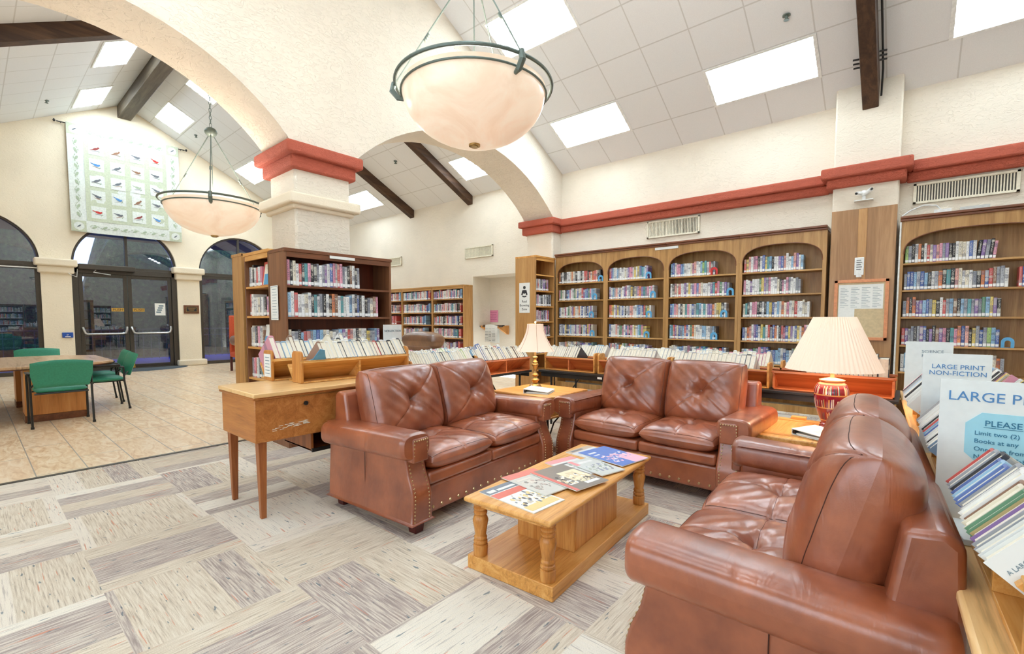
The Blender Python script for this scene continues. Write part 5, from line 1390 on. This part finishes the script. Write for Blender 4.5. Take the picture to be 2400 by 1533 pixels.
rtrough(-.02, 2.05, .85, 'trough of books beyond the LARGE PRINT NON-FICTION sign', 'wpkewlwckkwwwewkw', 'the far end of the trough behind both LARGE PRINT signs')
def sign(name, label, a, t_, z0, w, h, parts, rz=-2.3, tilt=0):
    o = gthing(name, label, 'sign', a, t_, z0, rz); MB().box(0, w, -.003, .004, 0, h).build('card', M['card'], o)
    parts(o, w, h); return o
def p1(o, w, h):
    text_mesh('LARGE PRINT', .043, M['blue_ink'], o, (w * .57, -.004, h * .885), RF)
    m = MB(); cx_, cz_, a, b, c = w * .56, h * .60, .083, .083, .036
    m.prism([(cx_ - a, cz_ - b + c), (cx_ - a + c, cz_ - b), (cx_ + a - c, cz_ - b), (cx_ + a, cz_ - b + c), (cx_ + a, cz_ + b - c), (cx_ + a - c, cz_ + b), (cx_ - a + c, cz_ + b), (cx_ - a, cz_ + b - c)], 'y', -.0045, -.002); m.build('blue_panel', M['light_blue'], o)
    text_mesh('PLEASE', .026, M['teal_ink'], o, (cx_, -.0055, cz_ + .05), RF); m = MB(); m.box(cx_ - .042, cx_ + .042, -.0056, -.004, cz_ + .037, cz_ + .0385); m.build('underline', M['teal_ink'], o)
    for k, s in enumerate(('Limit two (2)', 'Books at any', 'One time from', 'New Book Table')): text_mesh(s, .0185, M['teal_ink'], o, (cx_ - .062, -.0055, cz_ + .018 - .025 * k), RF, align='LEFT')
def p2(o, w, h):
    text_mesh('LARGE PRINT\nNON-FICTION', .030, M['blue_ink'], o, (w * .52, -.004, h * .84), RF)
    m = MB(); m.box(w * .3, w * .62, -.0045, -.002, h * .25, h * .62); m.build('blue_panel', M['light_blue'], o)
def p3(o, w, h): text_mesh('SCIENCE\nFICTION', .028, M['grey_ink'], o, (w * .58, -.004, h * .80), RF)
sign('large_print_sign', 'nearest white sign reading LARGE PRINT with a pale blue PLEASE panel', -.005, .85, .702, .26, .455, p1)
sign('large_print_sign', 'white sign reading LARGE PRINT NON-FICTION behind the nearest one', .005, 1.80, .702, .235, .485, p2)
sign('science_fiction_sign', 'farthest white sign reading SCIENCE FICTION on the right display table', -.02, 2.92, .80, .235, .40, p3)
t = gthing('bookend', 'blue metal bookend between the two LARGE PRINT signs', 'bookend', .12, 1.74, .78, 0, 'metal bookends on the shelves'); MB().box(-.05, .05, 0, .004, 0, .2).build('upright', M['bookend'], t); MB().box(-.05, .05, -.08, 0, 0, .003).build('foot', M['bookend'], t)
# rear rows on the display table
for t0, ln in ((1.9, .8), (2.75, .8)):
    B = G @ frame(.36, t0 + ln, .701, -90); trough(B, ln, 'rear trough on the display table, %s' % ('right of the LARGE PRINT NON-FICTION sign' if t0 < 2 else 'in front of the right-hand arched bookcase'), 'oak', 'oak', 0)
    trough_row(B @ Matrix.Translation((.03, 0, 0)), ln - .06, rand_cols(18, 'wwwyelpk'), w=.17)
b = gthing('loose_book', 'grey book lying at the table edge under the nearest trough', 'book', .03, .72, .701, 8); MB().box(0, .12, -.09, .09, 0, .018).build('cover', M['card'], b, .002)
MB().box(.003, .1205, -.087, .087, .003, .015).build('pages', M['page'], b)
for o in list(C.objects):
    if o.get('label', '').startswith('black-covered book, seventeenth from the far end of the nearest'): o.color = rgb(226, 228, 226); o['label'] = 'pale book nearest the camera, its text-covered face showing, in the nearest trough'; LBK = o
for k, (s_, z_) in enumerate((('A LARGE PRINT EDITION', .2), ('A PLAIN VANILLA MURDER', .155), ('A China Bayles mystery', .13), ('Susan and friends', .105))):
    tm = text_mesh(s_, .012 if k == 0 else .011, M['grey_ink'], None, ext=.0003, align='LEFT')
    tm.parent = LBK; tm.matrix_parent_inverse = Matrix.Identity(4)
    sx, sy, sz_ = LBK.matrix_world.to_scale(); tm.matrix_basis = Matrix.Diagonal((1 / sx, 1 / sy, 1 / sz_, 1)) @ Matrix.Translation((-.0006, sy * .92, z_)) @ Matrix(((0, 0, -1, 0), (-1, 0, 0, 0), (0, 1, 0, 0), (0, 0, 0, 1)))
for k in range(4):
    plain_case('bookcase', ['dark bookcase behind the camera, nearest the added windows', 'dark bookcase behind the camera, second from the windows', 'dark bookcase behind the camera, third from the windows', 'dark bookcase behind the camera, nearest the arched bookcases'][k], (3.0, .2 + 1.75 * k, 0), -90, 1.7, .29, 2.1, (1.72, 1.38, 1.04, .70, .36), 'walnut_z', 'walnut', 'caseback', group='dark bookcases on the side wall')
    for z in (1.72, 1.38, 1.04, .70): shelf_row(3.03, .16 + 1.75 * k, z, -90, 1.3, rand_cols(30), hmin=.2, hmax=.26)
stuff.build('smaller library books on the arched, far and narrow shelves and folding table troughs')
print('BOOKS individual', n_books, 'stuff', len(stuff.col) // 30)
